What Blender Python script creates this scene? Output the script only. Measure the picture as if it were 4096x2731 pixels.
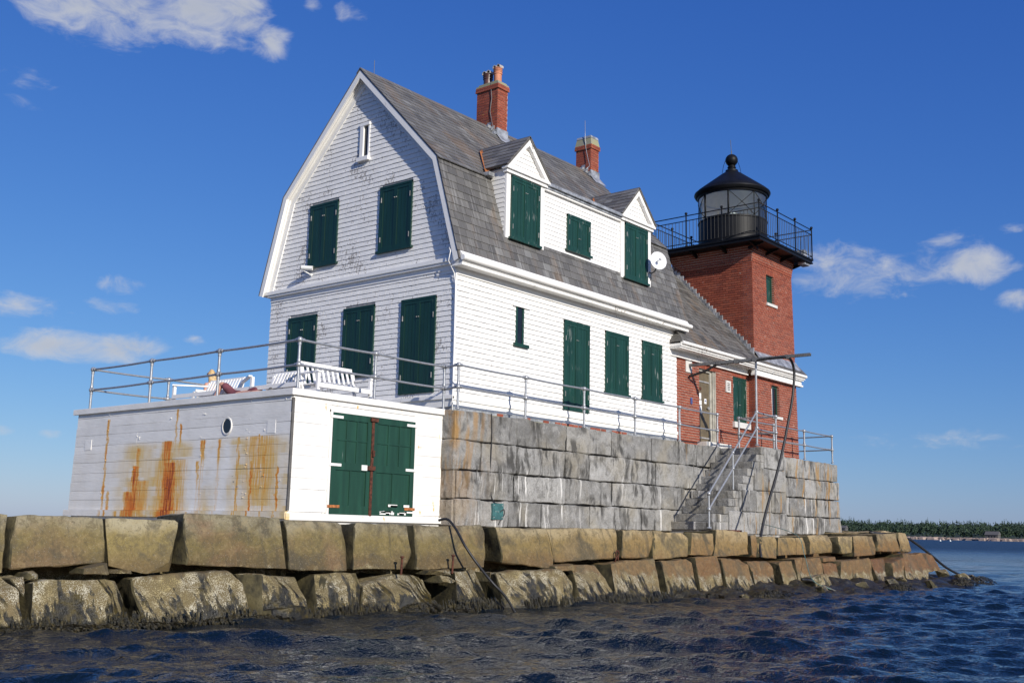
import bpy, bmesh, math, random
import numpy as np
from mathutils import Vector, Matrix, noise as mnoise
random.seed(7); RNG = np.random.default_rng(7)
SC = bpy.context.scene
COL = SC.collection
for o in list(bpy.data.objects): bpy.data.objects.remove(o)

# ------------------------------------------------------------------ camera
CAM = Vector((-16.942, -15.555, 1.36))
cd = bpy.data.cameras.new('camera'); cam = bpy.data.objects.new('camera', cd); COL.objects.link(cam)
cd.sensor_width = 36.0; cd.lens = 37.92; cd.clip_start = 0.1; cd.clip_end = 20000
cam.matrix_world = Matrix(((0.63237, -0.14555, -0.76087, CAM.x), (-0.77441, -0.09343, -0.62575, CAM.y), (0.01999, 0.98493, -0.17179, CAM.z), (0, 0, 0, 1)))
SC.camera = cam

# ------------------------------------------------------------------ view
SC.view_settings.view_transform = 'Standard'; SC.view_settings.look = 'None'
SC.view_settings.exposure = 0.0; SC.view_settings.gamma = 1.0; SC.view_settings.use_curve_mapping = False

# ------------------------------------------------------------------ node helper
class NT:
    def __init__(s, tree): s.t = tree; s.n = tree.nodes; s.l = tree.links
    def node(s, typ, **kw):
        n = s.n.new(typ)
        for k, v in kw.items(): setattr(n, k, v)
        return n
    def put(s, sock, v):
        if isinstance(v, bpy.types.NodeSocket): s.l.new(v, sock)
        elif v is not None:
            try: sock.default_value = v
            except Exception: sock.default_value = tuple(v) + (1.0,)
    def math(s, op, a, b=None, c=None, clamp=False):
        n = s.node('ShaderNodeMath', operation=op, use_clamp=clamp)
        for i, v in enumerate((a, b, c)):
            if v is not None: s.put(n.inputs[i], v)
        return n.outputs[0]
    def vmul(s, a, v):
        n = s.node('ShaderNodeVectorMath', operation='MULTIPLY'); s.put(n.inputs[0], a); s.put(n.inputs[1], v); return n.outputs[0]
    def vadd(s, a, v):
        n = s.node('ShaderNodeVectorMath', operation='ADD'); s.put(n.inputs[0], a); s.put(n.inputs[1], v); return n.outputs[0]
    def pos(s): return s.node('ShaderNodeNewGeometry').outputs['Position']
    def island(s):
        a = s.node('ShaderNodeNewGeometry').outputs['Random Per Island']; b = s.node('ShaderNodeObjectInfo').outputs['Random']
        return s.math('FRACT', s.math('ADD', a, s.math('MULTIPLY', b, 7.31)))
    def sep(s, v):
        n = s.node('ShaderNodeSeparateXYZ'); s.put(n.inputs[0], v); return n.outputs
    def comb(s, x, y, z):
        n = s.node('ShaderNodeCombineXYZ')
        for i, v in enumerate((x, y, z)): s.put(n.inputs[i], v)
        return n.outputs[0]
    def noise(s, vec, scale=5.0, detail=4.0, rough=0.55, dist=0.0):
        n = s.node('ShaderNodeTexNoise'); s.put(n.inputs['Vector'], vec); s.put(n.inputs['Scale'], scale)
        s.put(n.inputs['Detail'], detail); s.put(n.inputs['Roughness'], rough); s.put(n.inputs['Distortion'], dist); return n.outputs[0]
    def voro(s, vec, scale=5.0, feature='F1', out=0):
        n = s.node('ShaderNodeTexVoronoi', feature=feature); s.put(n.inputs['Vector'], vec); s.put(n.inputs['Scale'], scale); return n.outputs[out]
    def rng(s, v, a, b, c=0.0, d=1.0, smooth=True):
        n = s.node('ShaderNodeMapRange', interpolation_type='SMOOTHSTEP' if smooth else 'LINEAR')
        s.put(n.inputs[0], v)
        for i, x in enumerate((a, b, c, d)): s.put(n.inputs[i+1], x)
        return n.outputs[0]
    def mix(s, f, a, b, mode='MIX'):
        n = s.node('ShaderNodeMix', data_type='RGBA', blend_type=mode); s.put(n.inputs[0], f)
        s.put(n.inputs[6], a if isinstance(a, bpy.types.NodeSocket) else tuple(a)+(1,)); s.put(n.inputs[7], b if isinstance(b, bpy.types.NodeSocket) else tuple(b)+(1,))
        return n.outputs[2]
    def ramp(s, f, stops):
        n = s.node('ShaderNodeValToRGB'); s.put(n.inputs[0], f); e = n.color_ramp.elements
        while len(e) < len(stops): e.new(0.5)
        for i, (p, c) in enumerate(stops): e[i].position = p; e[i].color = tuple(c)+(1,)
        return n.outputs[0]
    def hsv(s, c, h=0.5, sat=1.0, val=1.0):
        n = s.node('ShaderNodeHueSaturation'); s.put(n.inputs['Hue'], h); s.put(n.inputs['Saturation'], sat); s.put(n.inputs['Value'], val); s.put(n.inputs['Color'], c); return n.outputs[0]
    def bump(s, h, strength=0.3, dist=0.02, normal=None):
        n = s.node('ShaderNodeBump'); s.put(n.inputs['Strength'], strength); s.put(n.inputs['Distance'], dist); s.put(n.inputs['Height'], h)
        if normal: s.put(n.inputs['Normal'], normal)
        return n.outputs[0]

MATS = {}
def newmat(name):
    m = bpy.data.materials.new(name); m.use_nodes = True; MATS[name] = m
    t = NT(m.node_tree); b = m.node_tree.nodes['Principled BSDF']
    return m, t, b
def finish(t, b, col=None, rough=None, metal=None, normal=None, spec=None):
    if col is not None: t.put(b.inputs['Base Color'], col if isinstance(col, bpy.types.NodeSocket) else tuple(col)+(1,))
    if rough is not None: t.put(b.inputs['Roughness'], rough)
    if metal is not None: t.put(b.inputs['Metallic'], metal)
    if spec is not None: t.put(b.inputs['Specular IOR Level'], spec)
    if normal is not None: t.put(b.inputs['Normal'], normal)

# ------------------------------------------------------------------ sky and sun
SUN = Vector((-0.29, -0.87, 0.40)).normalized()
w = bpy.data.worlds.new('World'); SC.world = w; w.use_nodes = True
t = NT(w.node_tree); bg = w.node_tree.nodes['Background']
sky = t.node('ShaderNodeTexSky', sky_type='NISHITA'); sky.sun_disc = False
sky.sun_elevation = math.asin(SUN.z); sky.sun_rotation = math.atan2(SUN.x, SUN.y)
sky.air_density = 1.0; sky.dust_density = 0.3; sky.ozone_density = 2.5; sky.altitude = 0
SKYS = 0.10
dirv = t.node('ShaderNodeTexCoord').outputs['Generated']
sx, sy, sz = t.sep(dirv)[:3]
az = t.math('MULTIPLY', t.math('ARCTAN2', sy, sx), 57.2958); el = t.math('MULTIPLY', t.math('ARCSINE', sz), 57.2958)
CLOUDS = [  # azimuth, elevation, half width, half height, weight
 (63.6, 25.6, 3.2, 2.2, 1.1), (60.6, 25.8, 3.4, 2.5, 1.15), (57.2, 26.2, 3.2, 2.4, 1.15), (54.7, 25.6, 1.8, 1.5, 1.1), (53.2, 24.5, 1.2, 1.0, 1.1),
 (65.0, 21.0, 1.3, 0.6, 0.62), (65.1, 19.8, 1.0, 0.6, 0.55), (48.8, 26.4, 1.0, 0.5, 0.6), (51.0, 26.7, 0.6, 0.5, 0.6),
 (59.8, 11.7, 1.25, 0.55, 0.9), (60.2, 10.6, 1.4, 0.45, 0.72), (64.3, 10.3, 2.6, 0.6, 0.9), (62.6, 8.5, 3.4, 0.75, 0.95), (59.3, 8.6, 2.0, 0.8, 1.0),
 (64.8, 4.2, 0.7, 0.3, 0.7), (62.4, 4.15, 0.7, 0.25, 0.6), (56.0, 9.2, 0.6, 0.25, 0.6),
 (22.6, 13.6, 2.6, 1.5, 0.78), (19.6, 13.0, 2.8, 1.0, 0.82), (16.6, 13.5, 2.4, 1.2, 0.85), (15.2, 13.0, 1.4, 0.9, 0.75), (13.8, 11.5, 0.9, 0.6, 0.9), (13.6, 14.8, 1.1, 0.4, 0.75),
 (18.5, 4.8, 5.0, 0.4, 0.30)]
rr = random.Random(3)
for k in range(16):   # the same fair-weather scatter goes on round the horizon
    a0 = 85 + k*16.5 + rr.uniform(-5, 5); e0 = rr.choice((9, 12, 16, 22, 27)) + rr.uniform(-2, 2)
    CLOUDS.append((a0 if a0 < 180 else a0-360, e0, rr.uniform(1.5, 4), rr.uniform(0.5, 1.6), rr.uniform(.7, 1)))
m = None
for a0, e0, wa, we, wt in CLOUDS:
    dx = t.math('MULTIPLY', t.math('SUBTRACT', az, a0), 1.0/(wa*1.25)); dy = t.math('MULTIPLY', t.math('SUBTRACT', el, e0), 1.0/(we*1.25))
    q = t.math('MULTIPLY_ADD', dx, dx, t.math('MULTIPLY', dy, dy))
    q = t.math('MULTIPLY_ADD', q, -wt, wt)
    m = q if m is None else t.math('SMOOTH_MAX', m, q, 0.25)
m = t.math('MAXIMUM', m, -0.6)
cv = t.comb(t.math('MULTIPLY', az, 0.055), t.math('MULTIPLY', el, 0.10), 1.7)
n1 = t.noise(cv, 8.0, 11.0, 0.62, 0.5); n2 = t.noise(cv, 3.2, 3.0, 0.5, 0.0)
dens = t.math('ADD', t.math('MULTIPLY', m, 0.8), t.math('ADD', t.math('MULTIPLY', t.math('SUBTRACT', n1, 0.5), 2.0), t.math('MULTIPLY', t.math('SUBTRACT', n2, 0.5), 0.8)))
cl = t.rng(dens, 0.18, 1.15)
cl = t.math('MULTIPLY', cl, 0.88)
shade = t.rng(t.math('ADD', dens, t.math('MULTIPLY', t.math('SUBTRACT', n1, .5), -1.5)), 0.5, 1.5)
ccol = t.mix(shade, (0.80, 0.83, 0.90), (0.55, 0.60, 0.70))
sr_ = t.node('ShaderNodeSeparateColor'); t.put(sr_.inputs[0], sky.outputs[0]); cb_ = t.node('ShaderNodeCombineColor')   # film response: deepen the blue
for i_, (k_, g_, a_) in enumerate(((0.062, 1.22, 0.93), (0.086, 0.95, 0.70), (0.120, 0.56, 0.76))):
    t.put(cb_.inputs[i_], t.math('MULTIPLY', t.math('POWER', t.math('MULTIPLY', sr_.outputs[i_], k_), g_), a_/SKYS))
skyc = cb_.outputs[0]
cs = t.node('ShaderNodeVectorMath', operation='SCALE'); t.put(cs.inputs[0], ccol); cs.inputs[3].default_value = 0.72/SKYS
fin = t.mix(cl, skyc, cs.outputs[0])
t.put(bg.inputs[0], fin); bg.inputs[1].default_value = SKYS
sd = bpy.data.lights.new('sun', 'SUN'); sd.energy = 5.0; sd.angle = math.radians(0.55); sd.color = (1.0, 0.945, 0.855)
so = bpy.data.objects.new('sun', sd); COL.objects.link(so); so.rotation_euler = (-SUN).to_track_quat('-Z', 'Y').to_euler(); so.location = (0, 0, 40)

# ------------------------------------------------------------------ mesh helpers
class MB:
    def __init__(s): s.v = []; s.f = []
    def add(s, vs, fs):
        b = len(s.v); s.v += [tuple(p) for p in vs]; s.f += [tuple(b+i for i in q) for q in fs]; return s
    def box(s, x0, x1, y0, y1, z0, z1):
        x0, x1 = sorted((x0, x1)); y0, y1 = sorted((y0, y1)); z0, z1 = sorted((z0, z1))
        return s.add([(x0,y0,z0),(x1,y0,z0),(x1,y1,z0),(x0,y1,z0),(x0,y0,z1),(x1,y0,z1),(x1,y1,z1),(x0,y1,z1)],
              [(0,3,2,1),(4,5,6,7),(0,1,5,4),(1,2,6,5),(2,3,7,6),(3,0,4,7)])
    def obox(s, c, ax, ay, az):
        c, ax, ay, az = map(Vector, (c, ax, ay, az)); P = []
        for k in (-.5, .5):
            for i, j in ((-.5,-.5),(.5,-.5),(.5,.5),(-.5,.5)): P.append(c+ax*i+ay*j+az*k)
        return s.add(P, [(0,3,2,1),(4,5,6,7),(0,1,5,4),(1,2,6,5),(2,3,7,6),(3,0,4,7)])
    def bar(s, a, b, w, h, up=(0,0,1)):
        a, b = Vector(a), Vector(b); d = b-a; L = d.length; d.normalize(); u = Vector(up); r = d.cross(u)
        if r.length < 1e-4: r = d.cross(Vector((1,0,0)))
        r.normalize(); u = r.cross(d)
        return s.obox((a+b)/2, r*w, d*L, u*h)
    def prism(s, poly, off):
        n = len(poly); o = Vector(off); P = [Vector(p) for p in poly]; Q = [p+o for p in P]
        return s.add(P+Q, [tuple(range(n))[::-1], tuple(range(n, 2*n))] + [(i, (i+1) % n, n+(i+1) % n, n+i) for i in range(n)])
    def tube(s, pts, r, n=8, cap=True):
        pts = [Vector(p) for p in pts]; rs = r if isinstance(r, (list, tuple)) else [r]*len(pts); rings = []; ref = None
        for i, p in enumerate(pts):
            d = (pts[min(i+1, len(pts)-1)] - pts[max(i-1, 0)]).normalized()
            if ref is None: ref = d.orthogonal().normalized()
            ref = (ref - d*ref.dot(d)).normalized(); b = d.cross(ref)
            rings.append([p + (ref*math.cos(2*math.pi*k/n) + b*math.sin(2*math.pi*k/n))*rs[i] for k in range(n)])
        V = [q for g in rings for q in g]; F = []
        for i in range(len(rings)-1):
            for k in range(n): F.append((i*n+k, i*n+(k+1) % n, (i+1)*n+(k+1) % n, (i+1)*n+k))
        if cap: F += [tuple(range(n))[::-1], tuple(range((len(rings)-1)*n, len(rings)*n))]
        return s.add(V, F)
    def lathe(s, prof, c, n=24, a0=0, a1=2*math.pi):
        full = abs(a1-a0-2*math.pi) < 1e-6; m = n if full else n+1; V = []; F = []
        for r, z in prof:
            for k in range(m):
                a = a0+(a1-a0)*k/n; V.append((c[0]+r*math.cos(a), c[1]+r*math.sin(a), c[2]+z))
        for i in range(len(prof)-1):
            for k in range(n):
                k2 = (k+1) % m; F.append((i*m+k, i*m+k2, (i+1)*m+k2, (i+1)*m+k))
        return s.add(V, F)
    def ball(s, c, r, n=10, sz=1.0):
        m = max(5, n//2); return s.lathe([(r*math.sin(math.pi*i/m)+1e-5, -r*sz*math.cos(math.pi*i/m)) for i in range(m+1)], c, n)
    def build(s, name, mat, parent=None, smooth=False, **kw):
        me = bpy.data.meshes.new(name); me.from_pydata(s.v, [], s.f); me.update()
        return mkobj(name, me, mat, parent, smooth, **kw)

BASE = {}
def setp(o, label=None, cat=None, group=None, kind=None):
    for k, v in (('label', label), ('category', cat), ('group', group), ('kind', kind)):
        if v: o[k] = v
    return o
def attach(o, parent):
    if parent is None: return
    o.parent = parent
    if parent.name in BASE: o.location = o.location - BASE[parent.name]
def mkobj(name, me, mat, parent=None, smooth=False, label=None, cat=None, group=None, kind=None, sharp=None):
    o = bpy.data.objects.new(name, me); COL.objects.link(o)
    if mat is not None and not me.materials: me.materials.append(MATS[mat])
    if smooth:
        me.polygons.foreach_set('use_smooth', [True]*len(me.polygons))
        if sharp is not None: me.set_sharp_from_angle(angle=math.radians(sharp))
    attach(o, parent); setp(o, label, cat, group, kind); return o
def thing(name, loc, label, cat, group=None):
    o = bpy.data.objects.new(name, None); COL.objects.link(o); o.location = loc; o.empty_display_size = 0.3
    BASE[o.name] = Vector(loc); return setp(o, label, cat, group)

UNIT = {}
def unit(kind, mat):
    k = (kind, mat)
    if k not in UNIT:
        h = .5
        V = [(-h,-h,-h),(h,-h,-h),(h,h,-h),(-h,h,-h),(-h,-h,h),(h,-h,h),(h,h,h),(-h,h,h)]   # y- is outward
        if kind == 'wedge': V[4] = (-h, .15, h); V[5] = (h, .15, h)
        F = [(0,3,2,1),(4,5,6,7),(0,1,5,4),(1,2,6,5),(2,3,7,6),(3,0,4,7)]
        me = bpy.data.meshes.new(kind); me.from_pydata(V, [], F); me.update(); me.materials.append(MATS[mat]); UNIT[k] = me
    return UNIT[k]
def pieces(name, plist, parent, mat, kind='box', limit=300, rest='field'):
    """plist: (centre, ax, ay, az) world vectors; the nearest become objects, the others one joined part"""
    me = unit(kind, mat); U = np.array([v.co[:] for v in me.vertices]); F = [tuple(p.vertices) for p in me.polygons]
    plist = sorted(plist, key=lambda p: (Vector(p[0])-CAM).length)
    base = BASE.get(parent.name, Vector((0,0,0)))
    for c, ax, ay, az in plist[:limit]:
        o = bpy.data.objects.new(name, me); COL.objects.link(o); o.parent = parent
        ax, ay, az = Vector(ax), Vector(ay), Vector(az); c = Vector(c)-base
        o.matrix_basis = Matrix(((ax.x, ay.x, az.x, c.x), (ax.y, ay.y, az.y, c.y), (ax.z, ay.z, az.z, c.z), (0,0,0,1)))
    rst = plist[limit:]
    if rst:
        A = np.array([[p[1], p[2], p[3]] for p in rst]); C = np.array([p[0] for p in rst])
        V = (np.einsum('vk,nkd->nvd', U, A) + C[:, None, :]).reshape(-1, 3)
        FF = (np.array(F)[None] + 8*np.arange(len(rst))[:, None, None]).reshape(-1, 4)
        m2 = bpy.data.meshes.new(rest); m2.from_pydata(V.tolist(), [], FF.tolist()); m2.update()
        mkobj(rest, m2, mat, parent, kind='stuff')

def rock(name, front, depthvec, mat, parent, seed=0, cell=0.1, bev=0.05, amp=0.05, bulge=0.06, cuts=0, cut=.12, **kw):
    bm = bmesh.new(); dv = Vector(depthvec)
    P = [Vector(p) for p in front]; n = len(P)
    cc = sum(P, Vector())/n
    va = [bm.verts.new(p) for p in P]; vb = [bm.verts.new(cc+(p-cc)*0.94+dv) for p in P]
    bm.faces.new(va); bm.faces.new(vb[::-1])
    for i in range(n): bm.faces.new((va[i], vb[i], vb[(i+1) % n], va[(i+1) % n]))
    bmesh.ops.recalc_face_normals(bm, faces=bm.faces)
    rc = random.Random(seed*13+1); od_ = -dv.normalized()
    for _ in range(cuts):     # split-off corners and edges
        a_ = rc.choice(P); b_ = rc.choice(P); q_ = a_.lerp(b_, rc.choice((0, 0, .5)) if a_ != b_ else 0)
        nn_ = ((q_-cc).normalized()*rc.uniform(.3, 1)+od_*rc.uniform(.25, 1.0)+Vector((rc.uniform(-.3, .3), rc.uniform(-.3, .3), rc.uniform(-.3, .3)))).normalized()
        mx_ = max(v.co.dot(nn_) for v in bm.verts); co_ = nn_*(mx_-rc.uniform(.3, 1)*cut)
        r_ = bmesh.ops.bisect_plane(bm, geom=list(bm.verts)+list(bm.edges)+list(bm.faces), plane_co=co_, plane_no=nn_, clear_outer=True)
        ed_ = [e for e in bm.edges if e.is_boundary]
        if ed_: bmesh.ops.holes_fill(bm, edges=ed_, sides=0)
    bmesh.ops.recalc_face_normals(bm, faces=bm.faces)
    if bev: bmesh.ops.bevel(bm, geom=list(bm.edges), offset=bev, segments=1, profile=0.6, affect='EDGES', clamp_overlap=True)
    bmesh.ops.triangulate(bm, faces=bm.faces)
    outd = -dv.normalized(); far = 0.55*dv.length
    for it in range(6):
        L = [e for e in bm.edges if e.calc_length() > cell*1.35 and min((v.co-cc).dot(-outd) for v in e.verts) < far]
        if not L: break
        bmesh.ops.subdivide_edges(bm, edges=L, cuts=1); bmesh.ops.triangulate(bm, faces=[f for f in bm.faces if len(f.verts) > 3])
    bm.normal_update()
    so_ = Vector((seed*3.17, seed*1.31, seed*7.7)); mv = []
    ext = max((p-cc).length for p in P)
    for v in bm.verts:
        p = v.co
        d = mnoise.fractal(p*1.3+so_, 0.9, 2.0, 3)*amp + (abs(mnoise.noise(p*2.7+so_))-.3)*amp*0.7 + (mnoise.noise(p*6.5+so_))*amp*0.30 + (mnoise.noise(p*15+so_))*amp*0.16
        inn = max(0, 1-((p-cc)-outd*(p-cc).dot(outd)).length/ext)
        fr = 1 if (p-cc).dot(outd) > -0.15 else 0
        mv.append(v.normal*d + outd*(bulge*inn*fr))
    for v, q in zip(bm.verts, mv): v.co += q
    bm.normal_update()
    if mat == 'granite_sea':      # left-turned faces take the darker joint granite
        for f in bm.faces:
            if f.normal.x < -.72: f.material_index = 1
    me = bpy.data.meshes.new(name); bm.to_mesh(me); bm.free(); me.materials.append(MATS[mat])
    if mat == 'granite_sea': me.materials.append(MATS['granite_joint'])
    return mkobj(name, me, mat, parent, True, sharp=24, **kw)
# ------------------------------------------------------------------ materials
def m_white(name, thr, soft=0.02, col=(0.81, 0.795, 0.765), under=(0.30, 0.28, 0.255), sc=26, var=0.06, dirt=0.10):
    m, t, b = newmat(name); P = t.pos(); r = t.island()
    n1 = t.noise(t.vmul(P, (1, 1, 1.0)), 1.1, 3.0); n2 = t.noise(t.vmul(P, (1, 1, 0.55)), sc, 5.0, 0.6, 0.6)
    k = t.math('ADD', t.math('MULTIPLY', n1, 0.45), t.math('MULTIPLY', n2, 0.55)); k = t.math('ADD', k, t.math('MULTIPLY', t.math('SUBTRACT', r, .5), .05))
    peel = t.rng(k, thr, thr+soft)
    c = t.mix(t.math('MULTIPLY', t.rng(t.noise(P, 3.5, 5), 0.4, 0.75), dirt*3), col, tuple(x*0.80 for x in col))
    c = t.mix(peel, c, t.mix(t.noise(P, 40, 3), under, tuple(x*1.7 for x in under)))
    c = t.hsv(c, 0.5, 1.0, t.math('ADD', 1.0-var/2, t.math('MULTIPLY', r, var)))
    h = t.math('ADD', t.math('MULTIPLY', t.noise(P, 60, 3), 0.25), t.math('MULTIPLY', peel, -1.0))
    finish(t, b, c, 0.55, normal=t.bump(h, 0.5, 0.004)); return m
m_white('white_shingle_front', 0.572, col=(0.82, 0.80, 0.76))
m_white('white_shingle_side', 0.625)
m_white('white_trim', 0.650, sc=18, var=0.0)
m_white('white_worn', 0.600, sc=12, var=0.0)
m_white('white_furniture', 0.9, var=0.02)

def m_hull(name):
    m, t, b = newmat(name); P = t.pos(); x, y, z = t.sep(P)[:3]; r = t.island()
    n1 = t.noise(P, 1.3, 3.0); n2 = t.noise(t.vmul(P, (1, 0.6, 1)), 14, 6.0, 0.6, 0.5)
    k = t.math('ADD', t.math('MULTIPLY', n1, 0.4), t.math('MULTIPLY', n2, 0.6)); peel = t.rng(k, 0.66, 0.68)
    base = t.mix(t.rng(t.noise(P, 2.2, 5), 0.35, 0.75), (0.82, 0.80, 0.76), (0.73, 0.71, 0.67))
    base = t.hsv(base, 0.5, 1.0, t.math('ADD', 0.95, t.math('MULTIPLY', r, 0.08)))
    wob = t.math('MULTIPLY', t.math('SUBTRACT', t.noise(t.comb(t.math('MULTIPLY', y, 3.0), t.math('MULTIPLY', z, 5.0), 0.3), 2.0, 4), 0.5), 0.16)
    yw = t.math('ADD', y, wob)
    fine = t.noise(t.comb(t.math('MULTIPLY', y, 14.0), t.math('MULTIPLY', z, 1.1), x), 2.0, 4, 0.6)
    S = None
    for y0, wd, zt, zb, st in [(3.46, .26, 2.97, 2.60, .8), (3.34, .34, 2.55, 1.45, 1.1), (3.30, .75, 2.60, 1.5, .42), (4.56, .17, 2.50, 1.5, .95), (4.66, .38, 1.98, 1.5, .95), (4.40, .55, 2.2, 1.5, .5), (0.5, .7, 2.97, 1.9, .32),
            (0.74, .05, 2.52, 1.6, .8), (-0.02, .05, 2.40, 1.65, .8), (5.74, .07, 3.52, 1.5, .5), (5.55, .08, 2.0, 1.45, .6), (4.5, .10, 2.86, 2.62, .55), (2.28, .12, 2.95, 2.85, .8), (2.4, .07, 2.55, 2.4, .6),
            (1.15, .07, 2.97, 1.55, .4), (0.35, .06, 2.9, 1.7, .45), (1.75, .08, 2.95, 2.8, .7), (3.2, .06, 3.6, 3.2, .5), (3.05, .05, 3.3, 3.1, .6), (0.55, .05, 3.0, 2.0, .5), (3.0, .1, 2.5, 1.5, .45)]:
        a = t.rng(t.math('ABSOLUTE', t.math('SUBTRACT', yw, y0)), wd, wd*0.25, 0, 1)
        v = t.math('MULTIPLY', t.rng(z, zt+.02, zt-.03, 0, 1), t.rng(z, zb-.45, zb+.25, 0.25, 1.0))
        q = t.math('MULTIPLY', t.math('MULTIPLY', a, v), st)
        S = q if S is None else t.math('MAXIMUM', S, q)
    # broad ochre wash below the old rub rail
    wash = t.math('MULTIPLY', t.rng(z, 3.02, 2.85), t.rng(t.noise(t.comb(t.math('MULTIPLY', y, 1.0), t.math('MULTIPLY', z, .5), 4.1), 1.1, 3), 0.30, 0.55))
    plank = t.rng(t.noise(t.comb(t.math('MULTIPLY', y, 1.2), t.math('FLOOR', t.math('MULTIPLY', z, 5.3)), 2.0), 1.0, 2), 0.4, 0.6, 0.35, 1.0)
    face = t.rng(x, -4.54, -4.56)
    wash = t.math('MULTIPLY', wash, t.rng(y, 5.6, 4.6, .12, 1.0)); wash = t.math('MULTIPLY', t.math('MULTIPLY', wash, plank), t.math('MULTIPLY', face, t.math('ADD', .45, t.math('MULTIPLY', fine, .75))))
    foot = t.math('MULTIPLY', t.math('MULTIPLY', t.rng(z, 1.60, 1.56), t.rng(t.noise(t.comb(t.math('MULTIPLY', y, 1.0), 0.0, 3.0), 1.6, 4), .46, .62)), t.math('MULTIPLY', face, t.rng(t.math('ABSOLUTE', t.math('SUBTRACT', y, 3.9)), 2.2, 1.0)))
    S = t.math('MULTIPLY', t.math('MULTIPLY', S, face), t.math('ADD', 0.30, t.math('MULTIPLY', t.rng(fine, .3, .7), 0.85)))
    S = t.math('MAXIMUM', S, t.math('MULTIPLY', foot, .62))
    # spots of rust on the door side
    sp = t.math('MULTIPLY', t.rng(t.noise(t.comb(t.math('MULTIPLY', x, 3.0), y, t.math('MULTIPLY', z, 1.1)), 2.6, 3), 0.66, 0.74), t.math('SUBTRACT', 1.0, face))
    S = t.math('MAXIMUM', S, t.math('MULTIPLY', sp, 0.35))
    c = t.mix(wash, base, (0.66, 0.46, 0.15))
    c = t.mix(t.rng(S, 0.03, 0.35), c, (0.70, 0.40, 0.09)); c = t.mix(t.rng(S, 0.30, 0.62), c, (0.66, 0.19, 0.016)); c = t.mix(t.rng(S, 0.75, 1.0), c, (0.32, 0.06, 0.010))
    c = t.mix(peel, c, (0.26, 0.24, 0.22))
    h = t.math('ADD', t.math('MULTIPLY', t.noise(t.vmul(P, (1, .35, 1.6)), 16, 5), 0.8), t.math('MULTIPLY', peel, -0.6))
    finish(t, b, c, 0.5, normal=t.bump(h, 0.55, 0.012))
m_hull('white_plank')

def m_green(name, col, worn):
    m, t, b = newmat(name); P = t.pos()
    st = t.noise(t.vmul(P, (34, 34, 2.2)), 1.0, 5, 0.65); sp = t.noise(P, 2.0, 2)
    k = t.rng(t.math('ADD', t.math('MULTIPLY', st, .6), t.math('MULTIPLY', sp, .4)), worn, worn+0.07)
    fade = t.rng(t.noise(t.vmul(P, (6, 6, .6)), 1.5, 3), .3, .75)
    c = t.mix(fade, tuple(x*.85 for x in col), tuple(x*1.25 for x in col))
    c = t.mix(t.math('MULTIPLY', k, .75), c, (0.34, 0.36, 0.33))
    finish(t, b, c, 0.45, normal=t.bump(st, 0.15, 0.003))
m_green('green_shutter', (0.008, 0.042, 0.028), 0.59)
m_green('green_shutter_shaded', (0.005, 0.032, 0.022), 0.68)  # shutter green darkened to paint in the shade of the gable front; less worn
m_green('green_door', (0.012, 0.050, 0.030), 0.66)

def m_slate(name, brown, lo=0.085, hi=0.25):
    m, t, b = newmat(name); P = t.pos(); r = t.island(); x, y, z = t.sep(P)[:3]
    st = t.noise(t.comb(t.math('MULTIPLY', x, 22), t.math('MULTIPLY', y, 1.0), t.math('MULTIPLY', z, 1.0)), 1.0, 4, .6)
    big = t.noise(P, 0.9, 3); c = t.ramp(r, [(0, (lo, lo*.96, lo*.89)), (.5, (.122, .116, .106)), (.85, (.142, .136, .124)), (1, (hi*.75, hi*.74, hi*.70))])
    c = t.mix(t.math('MULTIPLY', t.rng(st, .53, .70), .6), c, (0.30, 0.295, 0.28))
    c = t.mix(t.math('MULTIPLY', t.rng(t.noise(t.vmul(P, (1.6, .8, .8)), 1.0, 3), .52, .7), brown), c, (.20, .135, .08))
    c = t.mix(t.math('MULTIPLY', t.rng(big, .5, .75), .35), c, (.085, .082, .078))
    finish(t, b, c, 0.55, normal=t.bump(t.math('ADD', st, t.noise(P, 45, 3)), .25, .005))
m_slate('slate', 0.45); m_slate('slate_wing', 0.75, 0.06, .16)

def m_brick(name, lichen=0.0):
    m, t, b = newmat(name); P = t.pos(); r = t.island()
    c = t.ramp(r, [(0, (.19, .042, .022)), (.25, (.245, .054, .027)), (.7, (.28, .066, .033)), (.92, (.30, .080, .042)), (1, (.17, .045, .028))])
    c = t.mix(t.math('MULTIPLY', t.rng(t.noise(P, 1.4, 4), .5, .75), .25), c, (.34, .14, .10))
    c = t.mix(t.math('MULTIPLY', t.rng(t.noise(P, 60, 3), .5, .8), .4), c, (.19, .05, .03))
    c = t.mix(t.rng(t.noise(P, 9, 4, .6, .5), .70, .73), c, (.60, .52, .46))
    if lichen: c = t.mix(t.rng(t.noise(P, 7, 4), .66, .69), c, (.42, .27, .03))
    finish(t, b, c, .8, normal=t.bump(t.noise(P, 70, 3), .3, .004))
m_brick('brick'); m_brick('brick_lichen', 1)
def m_simple(name, col, rough=.5, metal=0.0, var=.25, sc=6, bump=.1, bd=.004, col2=None, spec=None):
    m, t, b = newmat(name); P = t.pos(); n = t.noise(P, sc, 5)
    c = t.mix(t.rng(n, .3, .7), tuple(x*(1-var) for x in col), col2 or tuple(min(1, x*(1+var)) for x in col))
    finish(t, b, c, rough, metal, t.bump(t.noise(P, sc*6, 3), bump, bd), spec)
m_simple('mortar', (.52, .44, .37), .9, var=.15, sc=10)
m_simple('dark_gap', (.10, .095, .09), .9)
m_simple('siding_core', (.38, .37, .36), .9)
m_simple('lead', (.30, .31, .32), .45, .4, col2=(.52, .53, .54), sc=5, bump=.4, bd=.02)
m_simple('cement', (.33, .32, .28), .85, sc=8, col2=(.30, .29, .14))
m_simple('terracotta', (.50, .20, .11), .7, var=.15)
m_simple('glazed_pot', (.10, .045, .035), .4)
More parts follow.
